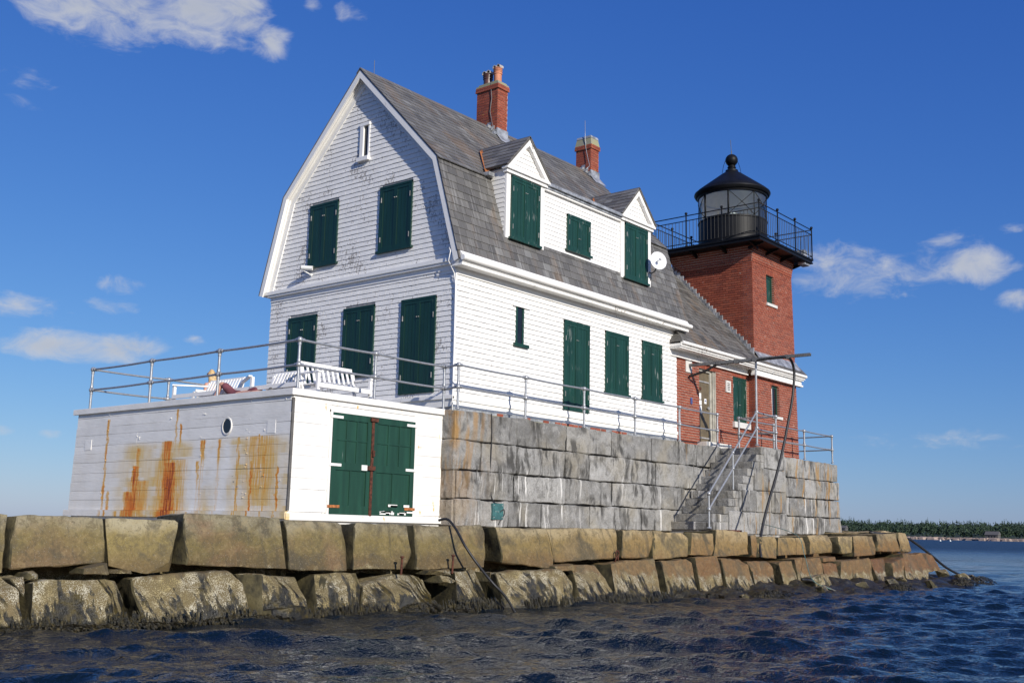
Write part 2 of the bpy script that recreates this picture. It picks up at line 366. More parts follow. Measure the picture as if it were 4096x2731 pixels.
m_simple('pot_grey', (.42, .40, .38), .7)
m_simple('galvanised', (.36, .37, .385), .40, .5, var=.12, sc=14, bump=.08)
m_simple('iron_black', (.007, .0075, .009), .48, 0.0, var=.2, sc=4, bump=.05, spec=.18)
m_simple('rust_iron', (.085, .026, .013), .8, .1, var=.5, sc=25, bump=.5)
m_simple('rust_orange', (.34, .12, .035), .8, .0, var=.4, sc=18)
m_simple('dark_steel', (.15, .152, .155), .5, .3, var=.2)
m_simple('rubber', (.016, .016, .017), .5, 0, var=.2)
m_simple('rope', (.08, .17, .16), .8)
m_simple('teal_metal', (.045, .13, .13), .5, var=.3, sc=18)
m_simple('door_tan', (.13, .10, .058), .55, var=.18, sc=5)
m_simple('frame_stone', (.36, .34, .29), .7, var=.2)
m_simple('paper', (.80, .80, .78), .6, var=.02)
m_simple('print_blue', (.06, .09, .25), .6)
m_simple('dish_white', (.82, .82, .83), .35, var=.02)
m_simple('sill_stone', (.60, .585, .55), .7, var=.08, sc=12)
m_simple('skin', (.56, .30, .21), .5, var=.08, spec=.3)
m_simple('hair_blonde', (.52, .36, .17), .5, var=.3, sc=25, bump=.5, bd=.01)
m_simple('cloth_blue', (.05, .18, .45), .8, var=.5, sc=18, col2=(.55, .08, .07))
m_simple('cloth_pink', (.60, .28, .24), .8)
m_simple('cloth_maroon', (.15, .045, .055), .8)
m_simple('wood_deck', (.42, .40, .37), .8)
m_simple('window_dark', (.012, .014, .016), .12, var=.2)
m_simple('steel_hinge', (.45, .43, .40), .5, .4)
m_simple('lamp_white', (.75, .75, .72), .4, var=.02)
m_simple('lens_pale', (.55, .60, .58), .25, var=.1)
m_simple('lantern_inner', (.80, .80, .78), .6, var=.05)

def m_glass(name):
    m = bpy.data.materials.new(name); m.use_nodes = True; MATS[name] = m; t = NT(m.node_tree); m.node_tree.nodes.remove(m.node_tree.nodes['Principled BSDF'])
    out = m.node_tree.nodes['Material Output']; tr = t.node('ShaderNodeBsdfTransparent'); tr.inputs[0].default_value = (.93, .95, .95, 1)
    gl = t.node('ShaderNodeBsdfGlossy'); gl.inputs['Roughness'].default_value = 0.03; fr = t.node('ShaderNodeFresnel'); fr.inputs[0].default_value = 1.5
    mx = t.node('ShaderNodeMixShader'); t.put(mx.inputs[0], t.math('ADD', fr.outputs[0], .05)); t.l.new(tr.outputs[0], mx.inputs[1]); t.l.new(gl.outputs[0], mx.inputs[2]); t.l.new(mx.outputs[0], out.inputs[0])
m_glass('glass')

def m_foundation(name):
    m, t, b = newmat(name); P = t.pos(); r = t.island(); x, y, z = t.sep(P)[:3]; oi = t.node('ShaderNodeObjectInfo').outputs['Random']
    g = t.noise(P, 55, 4, .7); big = t.noise(P, 1.1, 4)
    c = t.mix(t.rng(g, .3, .7), (.18, .176, .166), (.34, .332, .315))
    c = t.hsv(c, .5, 1, t.math('ADD', .66, t.math('MULTIPLY', oi, .62)))
    mo = t.noise(P, 4.5, 6, .68, .6); c = t.mix(t.math('MULTIPLY', t.rng(mo, .50, .64), .55), c, (.10, .096, .088)); c = t.mix(t.math('MULTIPLY', t.rng(mo, .46, .36), .4), c, (.42, .41, .39))
    c = t.mix(t.math('MULTIPLY', t.rng(big, .46, .68), .38), c, (.31, .265, .18))
    u = t.math('ADD', x, t.math('MULTIPLY', y, .7))
    dk = t.noise(t.comb(t.math('MULTIPLY', u, 4.0), 0.0, t.math('MULTIPLY', z, 1.0)), 1.0, 7, .68, .4); area = t.noise(t.comb(u, 0.0, t.math('MULTIPLY', z, 1.2)), .75, 3)
    dm = t.math('MULTIPLY', t.rng(dk, .47, .60), t.rng(area, .43, .56))
    c = t.mix(t.math('MULTIPLY', dm, .86), c, (.04, .038, .034))
    # run-off: ochre at the house corner and about the stair, lime below the joints
    oc = t.math('MULTIPLY', t.rng(x, 0.75, -.45), t.rng(z, 1.6, 3.4, .25, 1.0)); oc = t.math('MULTIPLY', oc, t.rng(t.noise(t.comb(t.math('MULTIPLY', u, 3.2), 3.0, t.math('MULTIPLY', z, .5)), 1.6, 4), .38, .58))
    oc2 = t.math('MULTIPLY', t.rng(t.noise(t.comb(t.math('MULTIPLY', u, 4.5), 9.0, t.math('MULTIPLY', z, .5)), 1.0, 4), .57, .66), t.rng(x, 8.2, 9.2))
    c = t.mix(t.math('MULTIPLY', t.math('MAXIMUM', oc, t.math('MULTIPLY', oc2, .85)), .85), c, (.33, .18, .045))
    lm = t.noise(t.comb(t.math('MULTIPLY', u, 8.0), 5.0, t.math('MULTIPLY', z, .45)), 1.0, 5, .65); la = t.noise(t.comb(u, 7.0, 0.0), 1.3, 2)
    lm = t.math('MULTIPLY', t.rng(lm, .55, .60), t.math('MULTIPLY', t.rng(la, .50, .60), t.math('MAXIMUM', t.rng(z, 2.1, 1.8), t.math('MULTIPLY', t.rng(z, 2.75, 2.5), t.rng(z, 2.0, 2.2)))))
    c = t.mix(t.math('MULTIPLY', lm, .85), c, (.72, .70, .66))
    finish(t, b, c, .85, normal=t.bump(t.math('ADD', t.noise(P, 9, 7, .65), t.math('MULTIPLY', g, .4)), .8, .035))
m_foundation('granite_wall')

def m_break(name):
    m, t, b = newmat(name); P = t.pos(); x, y, z = t.sep(P)[:3]; oi = t.node('ShaderNodeObjectInfo').outputs['Random']
    g = t.noise(P, 60, 4, .75); n1 = t.noise(P, .9, 4, .55, .4); n2 = t.noise(P, 2.6, 5, .6)
    zz = t.math('ADD', z, t.math('MULTIPLY', t.math('SUBTRACT', n2, .5), .45))
    far = t.rng(t.math('ADD', x, t.math('MULTIPLY', t.math('SUBTRACT', oi, .5), 5.0)), -5.0, 6.0)
    top = t.mix(far, (.26, .225, .14), (.32, .24, .125)); mid = t.mix(far, (.165, .125, .040), t.mix(oi, (.235, .125, .034), (.19, .135, .05))); low = t.mix(far, (.10, .067, .023), t.mix(oi, (.165, .066, .019), (.125, .075, .028)))
    c = t.mix(t.rng(zz, 1.12, 1.42), mid, top); c = t.mix(t.rng(zz, 1.10, .72), c, low)
    c = t.mix(t.math('MULTIPLY', t.rng(n1, .52, .68), .65), c, t.mix(t.math('POWER', oi, .5), (.24, .095, .05), (.13, .105, .05)))
    c = t.mix(t.math('MULTIPLY', t.rng(t.noise(P, 1.9, 5, .62, .5), .50, .66), .75), c, (.06, .05, .03))
    c = t.hsv(c, .5, 1.0, t.math('ADD', .70, t.math('MULTIPLY', oi, .55)))
    g2 = t.noise(P, 24, 5, .8); c = t.mix(t.math('MULTIPLY', t.rng(g2, .52, .70), .30), c, (.34, .26, .12)); c = t.mix(t.math('MULTIPLY', t.rng(g2, .48, .30), .70), c, (.05, .038, .018)); c = t.mix(t.math('MULTIPLY', t.rng(g, .56, .74), .22), c, (.50, .45, .34))
    mo = t.noise(P, 6.5, 5, .7, .8); c = t.mix(t.math('MULTIPLY', t.rng(mo, .50, .62), .55), c, (.085, .065, .03)); c = t.mix(t.math('MULTIPLY', t.rng(mo, .46, .36), .22), c, (.34, .25, .12))
    dr = t.noise(t.comb(t.math('MULTIPLY', x, 4.0), y, t.math('MULTIPLY', z, .5)), 1.5, 5, .65); c = t.mix(t.math('MULTIPLY', t.rng(dr, .54, .66), .5), c, (.055, .045, .025))
    sp = t.voro(P, 42); c = t.mix(t.math('MULTIPLY', t.rng(sp, .16, .08), .35), c, (.72, .70, .64))
    # tide zones: barnacles, then hanging weed
    bl = t.rng(x, -2.5, 7.0, .66, .40)
    nz = t.noise(t.comb(t.math('MULTIPLY', x, 1.3), y, t.math('MULTIPLY', z, .8)), 3.0, 5, .65)
    bm_ = t.rng(t.math('ADD', z, t.math('MULTIPLY', t.math('SUBTRACT', nz, .5), .55)), t.math('ADD', bl, .03), t.math('SUBTRACT', bl, .05))
    bv = t.voro(P, 74); bn = t.noise(P, 7, 4, .6)
    bf = t.math('MULTIPLY', bm_, t.rng(t.math('ADD', bv, t.math('MULTIPLY', t.math('SUBTRACT', bn, .5), -1.1)), .52, .34))
    bc = t.mix(t.rng(t.noise(P, 3.1, 4), .35, .65), (.34, .27, .12), (.54, .50, .38)); c = t.mix(t.math('MULTIPLY', bf, .95), t.mix(t.math('MULTIPLY', bm_, .55), c, (.17, .135, .06)), bc)
    wd = t.noise(t.comb(t.math('MULTIPLY', t.math('ADD', x, t.math('MULTIPLY', y, .6)), 5.5), 1.0, t.math('MULTIPLY', z, 1.4)), 1.6, 6, .68)
    wz = t.rng(z, t.math('ADD', bl, .02), .0, .0, .16)
    wm = t.math('MULTIPLY', t.rng(t.math('ADD', wd, wz), .575, .625), t.rng(t.math('ADD', z, t.math('MULTIPLY', nz, .2)), t.math('ADD', bl, .16), t.math('ADD', bl, .02)))
    wm = t.math('MAXIMUM', wm, t.rng(t.math('ADD', z, t.math('MULTIPLY', t.math('SUBTRACT', nz, .5), .35)), .12, .03))
    c = t.mix(wm, c, t.mix(t.rng(t.noise(P, 9, 3), .4, .7), (.012, .011, .006), (.075, .055, .010)))
    rough = t.math('SUBTRACT', .8, t.math('MULTIPLY', wm, .45))
    h = t.math('ADD', t.math('MULTIPLY', t.noise(P, 9, 7, .65), 1.0), t.math('ADD', t.math('MULTIPLY', bf, .5), t.math('MULTIPLY', g, .35)))
    finish(t, b, c, rough, normal=t.bump(h, .75, .03))
m_break('granite_sea')

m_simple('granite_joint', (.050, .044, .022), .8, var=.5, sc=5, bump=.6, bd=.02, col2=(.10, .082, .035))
m, t, b = newmat('seaweed'); P = t.pos(); n = t.noise(P, 14, 5, .7)
c = t.ramp(n, [(.30, (.006, .006, .004)), (.5, (.020, .017, .006)), (.66, (.075, .055, .012)), (.8, (.11, .085, .02))])
finish(t, b, c, .32, normal=t.bump(t.noise(P, 45, 4, .7), .9, .03))

m, t, b = newmat('sea'); P = t.pos()
h1 = t.noise(t.vmul(P, (1, 1, 0)), 5.0, 4, .6, .5); h2 = t.noise(t.vmul(P, (1.0, 1.0, 0)), 17.0, 3, .6, .4)
h0 = t.noise(t.vmul(P, (1, 1, 0)), .9, 5, .62, .4)
px_, py_, pz_ = t.sep(P)[:3]; od = t.math('SQRT', t.math('ADD', t.math('MULTIPLY', px_, px_), t.math('MULTIPLY', py_, py_))); ro = t.rng(od, 22, 160, .025, .38)   # sheltered near the stones, wind-roughened outside
finish(t, b, (.003, .008, .013), ro, normal=t.bump(t.math('ADD', t.math('MULTIPLY', h0, 1.2), t.math('ADD', t.math('MULTIPLY', h1, 1.2), t.math('MULTIPLY', h2, .5))), .6, .08))
b.inputs['IOR'].default_value = 1.333

def m_foliage(name, cols):
    m, t, b = newmat(name); P = t.pos(); r = t.node('ShaderNodeNewGeometry').outputs['Random Per Island']
    c = t.ramp(t.noise(P, .07, 4, .7), [(.3, cols[0]), (.55, cols[1]), (.75, cols[2])]); c = t.hsv(c, .5, 1, t.math('ADD', .72, t.math('MULTIPLY', r, .5))); finish(t, b, c, .8)
m_foliage('foliage', [(.016, .034, .022), (.026, .052, .024), (.048, .085, .028)])
m_simple('shore_stone', (.26, .20, .165), .9, sc=.15, var=.35)
m_simple('hill', (.03, .05, .025), .9)
m_simple('far_house', (.10, .095, .09), .8)
m_simple('buoy', (.8, .8, .75), .5)
# ------------------------------------------------------------------ sea
def build_sea():
    fw = np.array([0.7724, 0.6351]); rt = np.array([0.6351, -0.7724]); c = np.array([CAM.x, CAM.y])
    s = [-120, -60, -30, -15, -8, -4, 0, 2.5, 4, 5, 6]; x = 6.6
    while x < 27: s.append(x); x += .055
    d = .055
    while x < 9000: s.append(x); d *= 1.028; x += d
    l = [0.0]; x = .07; d = .07
    while x < 12.5: l.append(x); x += .07
    while x < 7000: l.append(x); d *= 1.045; x += d
    l = np.array(sorted([-q for q in l[1:]] + l)); s = np.array(s)
    S, L = np.meshgrid(s, l, indexing='ij'); ds = np.gradient(s)[:, None]; dl = np.gradient(l)[None, :]; sp = np.maximum(ds, dl)
    X = c[0] + fw[0]*S + rt[0]*L; Y = c[1] + fw[1]*S + rt[1]*L; Z = np.zeros_like(X); DX = np.zeros_like(X); DY = np.zeros_like(X)
    rg = np.random.default_rng(11)
    for i in range(84):
        lam = .19*(4.5/.19)**(i/83.) * rg.uniform(.9, 1.1); th = math.radians(-143) + rg.normal(0, .50); k = 2*math.pi/lam
        a = .052*lam/(2*math.pi)*(1.0 if lam < .5 else (lam/.5)**-.62); kx, ky = k*math.cos(th), k*math.sin(th); ph = kx*X+ky*Y+rg.uniform(0, 6.28)
        att = np.clip((lam/sp-2.2)/2.5, 0, 1)*a
        Z += att*np.cos(ph); DX -= .8*att*math.cos(th)*np.sin(ph); DY -= .8*att*math.sin(th)*np.sin(ph)
    V = np.stack([X+DX, Y+DY, Z], -1).reshape(-1, 3); n, m = S.shape
    I = (np.arange(n-1)[:, None]*m + np.arange(m-1)[None, :]).reshape(-1); F = np.stack([I, I+m, I+m+1, I+1], -1)
    me = bpy.data.meshes.new('sea'); me.vertices.add(len(V)); me.vertices.foreach_set('co', V.astype(np.float32).ravel())
    me.loops.add(F.size); me.loops.foreach_set('vertex_index', F.astype(np.int32).ravel()); me.polygons.add(len(F))
    me.polygons.foreach_set('loop_start', np.arange(0, F.size, 4, dtype=np.int32)); me.polygons.foreach_set('loop_total', np.full(len(F), 4, dtype=np.int32))
    me.update(calc_edges=True); me.polygons.foreach_set('use_smooth', np.ones(len(F), dtype=bool))
    if me.polygons[0].normal.z < 0: me.flip_normals()
    mkobj('sea', me, 'sea', kind='structure')
build_sea()

# ------------------------------------------------------------------ breakwater
BLOCKS = {"U0": [[-10.36, -1.34, 1.46], [-10.01, -1.4, 1.43], [-10.11, -1.61, 0.68], [-10.38, -1.58, 0.66]], "U1": [[-10.0, -1.41, 1.42], [-8.75, -1.58, 1.41], [-8.78, -1.76, 0.81], [-10.04, -1.61, 0.73]], "U2": [[-8.74, -1.59, 1.4], [-7.67, -1.74, 1.41], [-7.78, -1.94, 0.68], [-8.24, -1.88, 0.65], [-8.76, -1.78, 0.76]], "U3": [[-7.59, -1.72, 1.5], [-5.99, -1.95, 1.49], [-6.03, -2.18, 0.69], [-7.74, -1.92, 0.77]], "U4": [[-5.94, -1.96, 1.45], [-4.75, -2.14, 1.41], [-4.85, -2.36, 0.65], [-6.02, -2.18, 0.69]], "U5": [[-4.66, -2.15, 1.42], [-3.64, -2.31, 1.39], [-3.62, -2.47, 0.84], [-3.61, -2.53, 0.67], [-4.82, -2.36, 0.67]], "U6": [[-3.43, -2.33, 1.41], [-1.84, -2.55, 1.41], [-1.77, -2.6, 1.26], [-1.97, -2.75, 0.68], [-3.55, -2.54, 0.66]], "U7": [[-1.61, -2.58, 1.41], [-0.28, -2.77, 1.39], [-0.22, -2.95, 0.85], [-0.32, -2.99, 0.65], [-1.55, -2.78, 0.78]], "U8": [[-0.25, -2.78, 1.4], [2.13, -2.91, 1.43], [1.86, -3.07, 0.84], [-0.23, -2.97, 0.76]], "U9": [[2.13, -2.92, 1.4], [3.34, -2.97, 1.41], [2.99, -3.13, 0.84], [1.91, -3.07, 0.84]], "U10": [[3.25, -2.97, 1.4], [4.67, -3.06, 1.35], [4.37, -3.19, 0.86], [3.0, -3.15, 0.79]], "U11": [[4.69, -3.06, 1.37], [5.74, -3.11, 1.38], [5.51, -3.24, 0.88], [4.41, -3.19, 0.88]], "U12": [[5.79, -3.09, 1.44], [7.28, -3.17, 1.43], [7.12, -3.32, 0.89], [5.52, -3.26, 0.84]], "U13": [[7.34, -3.2, 1.34], [7.73, -3.22, 1.34], [7.43, -3.35, 0.83], [7.13, -3.34, 0.83]], "U14": [[7.8, -3.22, 1.32], [8.68, -3.27, 1.33], [8.3, -3.41, 0.79], [7.47, -3.36, 0.83]], "U15": [[8.7, -3.27, 1.31], [10.07, -3.34, 1.32], [9.95, -3.47, 0.88], [8.38, -3.4, 0.85]], "U16": [[10.45, -3.34, 1.37], [11.72, -3.4, 1.4], [11.53, -3.53, 0.94], [10.08, -3.47, 0.88]], "U17": [[11.98, -3.42, 1.36], [13.02, -3.47, 1.37], [12.69, -3.59, 0.91], [11.93, -3.56, 0.9]], "U18": [[13.07, -3.47, 1.37], [14.52, -3.54, 1.41], [14.26, -3.68, 0.87], [12.66, -3.62, 0.81]], "U19": [[14.62, -3.53, 1.45], [16.06, -3.59, 1.49], [15.9, -3.74, 0.95], [14.44, -3.67, 0.96]], "U20": [[16.14, -3.58, 1.52], [16.78, -3.62, 1.5], [16.86, -3.79, 0.95], [16.02, -3.75, 0.95]], "L0": [[-10.48, -1.78, 0.67], [-10.16, -1.82, 0.66], [-10.01, -1.92, 0.46], [-9.99, -2.12, -0.13], [-10.51, -2.06, -0.16]], "L1": [[-9.91, -1.89, 0.57], [-9.69, -1.91, 0.61], [-8.7, -2.06, 0.58], [-8.57, -2.15, 0.39], [-8.53, -2.39, -0.3], [-9.97, -2.17, -0.25]], "L2": [[-8.49, -2.08, 0.6], [-7.9, -2.14, 0.65], [-7.1, -2.24, 0.69], [-6.92, -2.34, 0.5], [-6.8, -2.43, -0.03], [-6.95, -2.54, -0.11], [-8.39, -2.34, -0.12], [-8.49, -2.15, 0.43]], "L3": [[-6.87, -2.29, 0.64], [-5.86, -2.45, 0.58], [-5.92, -2.66, -0.06], [-6.16, -2.66, -0.14], [-6.76, -2.43, -0.04]], "L4": [[-5.57, -2.48, 0.63], [-4.78, -2.59, 0.62], [-5.06, -2.87, -0.29], [-5.83, -2.75, -0.25]], "L5": [[-4.75, -2.62, 0.55], [-4.29, -2.65, 0.64], [-3.24, -2.84, 0.55], [-3.37, -3.1, -0.27], [-3.8, -3.09, -0.39], [-4.92, -2.86, -0.22]], "L6": [[-2.89, -2.85, 0.63], [-2.18, -2.94, 0.67], [-2.08, -3.05, 0.41], [-2.2, -3.32, -0.41], [-3.1, -3.19, -0.41]], "L7": [[-1.84, -3.01, 0.59], [-1.43, -3.06, 0.63], [-0.4, -3.2, 0.64], [-0.25, -3.31, 0.4], [-0.43, -3.56, -0.41], [-1.89, -3.35, -0.38]], "L8": [[0.13, -3.22, 0.75], [1.18, -3.28, 0.72], [0.85, -3.66, -0.39], [-0.24, -3.6, -0.42]], "L9": [[1.22, -3.28, 0.74], [2.88, -3.33, 0.83], [2.51, -3.7, -0.29], [1.95, -3.7, -0.36], [0.88, -3.66, -0.38]], "L10": [[3.04, -3.35, 0.78], [4.17, -3.39, 0.82], [3.91, -3.75, -0.23], [2.77, -3.71, -0.28]], "L11": [[4.24, -3.39, 0.84], [5.22, -3.42, 0.88], [5.17, -3.55, 0.55], [5.12, -3.75, -0.06], [4.76, -3.82, -0.3], [4.03, -3.76, -0.24]], "L12": [[5.33, -3.46, 0.8], [6.52, -3.52, 0.79], [6.47, -3.88, -0.23], [6.35, -3.9, -0.3], [5.19, -3.83, -0.26]], "L13": [[6.64, -3.54, 0.75], [7.77, -3.6, 0.74], [7.21, -3.96, -0.34], [6.35, -3.9, -0.3]], "L14": [[7.91, -3.62, 0.72], [8.7, -3.65, 0.76], [8.58, -3.93, -0.1], [7.86, -3.93, -0.19]], "L15": [[8.77, -3.63, 0.79], [10.35, -3.7, 0.82], [10.0, -4.04, -0.18], [8.58, -3.95, -0.15]], "L16": [[10.27, -3.75, 0.68], [11.16, -3.81, 0.66], [10.93, -4.05, -0.1], [9.99, -4.06, -0.24]], "L17": [[11.26, -3.79, 0.72], [13.19, -3.86, 0.77], [13.06, -4.23, -0.29], [10.61, -4.13, -0.36]], "L18": [[13.2, -3.88, 0.73], [14.33, -3.93, 0.74], [13.79, -4.25, -0.25], [13.15, -4.22, -0.25]], "L19": [[14.55, -3.94, 0.74], [15.54, -3.97, 0.8], [14.69, -4.29, -0.22], [14.15, -4.26, -0.21]], "L20": [[15.72, -3.94, 0.89], [17.29, -4.02, 0.91], [16.54, -4.32, -0.08], [14.89, -4.26, -0.14]], "L21": [[17.34, -4.02, 0.91], [17.89, -4.06, 0.86], [18.06, -4.26, 0.38], [16.8, -4.2, 0.35]], "S0": [[-9.15, -1.94, 0.74], [-8.86, -1.95, 0.82], [-8.88, -2.0, 0.66], [-9.16, -1.96, 0.66]], "S1": [[-8.84, -1.98, 0.73], [-8.57, -2.02, 0.73], [-8.54, -2.05, 0.66], [-8.84, -2.01, 0.66]], "S2": [[-9.89, -1.85, 0.7], [-9.77, -1.85, 0.72], [-9.71, -1.89, 0.66], [-9.77, -1.9, 0.59], [-9.89, -1.88, 0.6]], "S3": [[-10.1, -1.85, 0.62], [-9.91, -1.87, 0.64], [-9.95, -1.93, 0.46], [-9.99, -1.95, 0.39]], "S4": [[-3.4, -2.78, 0.65], [-2.9, -2.83, 0.68], [-2.94, -2.87, 0.57], [-3.42, -2.8, 0.59]], "S5": [[-3.21, -2.83, 0.57], [-2.91, -2.88, 0.54], [-2.96, -2.91, 0.45], [-3.24, -2.87, 0.45]], "S6": [[-2.05, -2.97, 0.63], [-1.85, -3.0, 0.62], [-1.93, -3.06, 0.43], [-2.07, -3.04, 0.43]], "S7": [[-0.48, -3.17, 0.7], [0.09, -3.22, 0.75], [0.07, -3.27, 0.61], [-0.45, -3.2, 0.62]], "S8": [[10.37, -3.71, 0.8], [11.19, -3.74, 0.84], [11.17, -3.78, 0.72], [10.29, -3.74, 0.7]]}
bw = thing('breakwater', (4, -2, 0), 'long breakwater of huge weathered granite blocks under the buildings, barnacled at the waterline', 'breakwater')
for i, (k, pts) in enumerate(BLOCKS.items()):
    P = [Vector(p) for p in pts]
    if k[0] != 'S':   # leave open joints
        x0_, x1_ = min(p.x for p in P), max(p.x for p in P); g_ = .04 if int(k[1:]) > 7 else (.03 if k[0] == 'L' else .014)
        for p in P: p.x += g_*(1-2*(p.x-x0_)/(x1_-x0_))
    rj = random.Random(i*31+5); cx_ = sum(p.x for p in P)/len(P); cz_ = sum(p.z for p in P)/len(P); yw_, tl_, dp_ = (rj.uniform(-.10, .10), rj.uniform(-.14, .14), rj.uniform(-.07, .05)) if k[0] == 'L' else (rj.uniform(-.06, .06), rj.uniform(-.10, .08), rj.uniform(-.05, .03))
    if k[0] != 'S' and int(k[1:]) > 8: yw_, dp_ = yw_*.3, dp_*.3
    for p in P: p.y += yw_*(p.x-cx_)+tl_*(p.z-cz_)+dp_      # no two faces lie in one plane
    if k[0] == 'S': rock('chock_stone', P, (0, .5, 0), 'granite_sea', bw, i, .08, .012, .03, .01, 4, .08)
    else:
        small = max((a-b).length for a in P for b in P) < 1.0
        rock('granite_block', P, (.1, .95 if k[0] == 'U' else 1.1, -.02), 'granite_sea', bw, i, .085, .010 if small else .014, .030 if k[0] == 'U' else .042, .006, (2+i % 3) if k[0] == 'U' else ((4+i % 3) if int(k[1:]) < 9 else 3), .09 if k[0] == 'U' else (.17 if int(k[1:]) < 9 else .11))
# rubble and core behind the face
core = MB()
xs = [-16, -10, -5, 0, 5, 10, 14, 17.2]
def ytop(x): return -2.8-.14*x if x < 0 else -2.8-.05*x
for a, b2 in zip(xs[:-1], xs[1:]):
    core.add([(a, ytop(a)+.55, -1.5), (b2, ytop(b2)+.55, -1.5), (b2, ytop(b2)+.55, 1.30), (a, ytop(a)+.55, 1.30), (a, 9, -1.5), (b2, 9, -1.5), (b2, 9, 1.30), (a, 9, 1.30)],
             [(0,1,2,3), (3,2,6,7), (4,7,6,5), (0,3,7,4), (1,5,6,2)])
core.build('rubble_core', 'granite_sea', bw)
# blocks running on to the left out of view, and the capping slabs round the far end
rock('granite_block', [(-12.4, -1.06, 1.45), (-10.42, -1.33, 1.45), (-10.44, -1.57, .68), (-12.4, -1.25, .66)], (.1, 1, 0), 'granite_sea', bw, 71, .15)
rock('granite_block', [(-12.4, -1.5, .64), (-10.55, -1.75, .66), (-10.58, -1.95, .1), (-12.4, -1.7, .05)], (.1, 1, 0), 'granite_sea', bw, 72, .15)
for i, (x0, x1, y0, y1, z0, z1) in enumerate([(17.3, 19.6, -2.6, -.6, .9, 1.50), (19.7, 21.6, -1.9, .6, .9, 1.56), (19.2, 21.4, .8, 3.0, .9, 1.70), (21.6, 23.6, .9, 3.2, .7, 1.58), (17.0, 18.6, -3.3, -2.6, .9, 1.42), (22.5, 24.6, 3.6, 6, .8, 1.84), (20.2, 22.3, 3.3, 5.6, .8, 1.95)]):
    rock('granite_block', [(x0, y0, z1), (x1, y0+.25, z1-.05), (x1+.1, y0+.15, z0), (x0, y0-.1, z0)], (.05, y1-y0, .02), 'granite_sea', bw, 80+i, .16)
for i, (x0, x1, y0, z0, z1) in enumerate([(18.0, 19.8, -3.5, .3, .85), (19.6, 21.2, -2.9, .2, .8), (21.0, 22.6, -1.8, .2, .85), (22.2, 24, -.4, .2, .8)]):
    rock('granite_block', [(x0, y0, z1), (x1, y0+.5, z1-.06), (x1+.2, y0+.35, z0-.3), (x0, y0-.15, z0-.3)], (.1, 1.6, .02), 'granite_sea', bw, 90+i, .16)
# weedy shelf at the foot
SH = [(2.6, -3.9), (4.2, -4.6), (6, -4.9), (8, -4.85), (9.6, -5.1), (11.5, -5.5), (13.5, -5.6), (15.5, -5.7), (17.5, -5.6), (19.5, -5.5), (21.5, -5.0), (23.5, -4.2), (25.2, -2.2), (26, 1.0)]
def shelf():
    nU, nV = 190, 34; V = []; F = []
    for i in range(nU+1):
        q = i/nU*(len(SH)-1); a = min(int(q), len(SH)-2); f_ = q-a; ox = SH[a][0]*(1-f_)+SH[a+1][0]*f_; oy = SH[a][1]*(1-f_)+SH[a+1][1]*f_
        ix, iy = min(ox, 17.5+.3*(ox-17.5)) if ox > 17.5 else ox, max(-3.7, -3.7) if ox < 19 else -3.7+(ox-19)*.5
        for j in range(nV+1):
            v = j/nV; x = ix+(ox-ix)*v*1.12; y = iy+(oy-iy)*v*1.12; p = Vector((x, y, 0))
            up = .30*(1-v)**.8*(.55+.45*min(1, max(0, (x-2.5)/6))) - .10*v
            n = mnoise.fractal(p*1.4, 1, 2, 4)*.16*(1-.55*v) + mnoise.noise(p*5)*.05 + mnoise.noise(p*13)*.02
            V.append((x+mnoise.noise(p*3)*.08, y+mnoise.noise(p*3+Vector((9,9,9)))*.08, up*.95+n-.03-.22*max(0, v-.8)*5*.5))
    for i in range(nU):
        for j in range(nV): a = i*(nV+1)+j; F.append((a, a+1, a+nV+2, a+nV+1))
    MB().add(V, F).build('seaweed_shelf', 'seaweed', None, True, label='dark wet seaweed matted over low rocks at the foot of the breakwater', cat='seaweed', kind='stuff')
shelf()
def fronds(name, spots, label):
    mb = MB(); r = random.Random(5)
    for cx, cy, cz, rx, ry, n in spots:
        for k in range(n):
            a = r.uniform(0, 6.28); q = math.sqrt(r.random()); x = cx+rx*q*math.cos(a); y = cy+ry*q*math.sin(a); z = cz*(1-q*q)+r.uniform(-.01, .03)
            d = Vector((math.cos(a)+r.uniform(-.6, .6), math.sin(a)-.5+r.uniform(-.6, .6), -.25)).normalized(); s_ = d.cross(Vector((0, 0, 1))).normalized()*r.uniform(.008, .02); L = r.uniform(.06, .16); p = Vector((x, y, z))
            mb.add([p-s_, p+s_, p+d*L*.6+s_*1.4+Vector((0,0,.02)), p+d*L*.6-s_*1.4+Vector((0,0,.02)), p+d*L+Vector((0,0,-.02))], [(0,1,2,3), (3,2,4)])
    mb.build(name, 'seaweed', None, False, label=label, cat='seaweed', kind='stuff')
fronds('rockweed', [(-3.95, -3.05, .14, .42, .22, 900), (-3.4, -3.2, .03, .5, .25, 300), (-9.9, -2.35, .04, 1.0, .30, 700), (-8.8, -2.45, .03, .8, .2, 300), (-6.9, -2.55, .05, 1.0, .2, 500), (12, -5.1, .16, .6, .4, 600), (16.8, -5.2, .22, .7, .4, 700), (19.2, -5.0, .2, .9, .4, 500), (6, -4.4, .12, .9, .3, 600), (3.6, -4.05, .1, .7, .25, 500)], 'olive rockweed draped over the stones at the waterline')
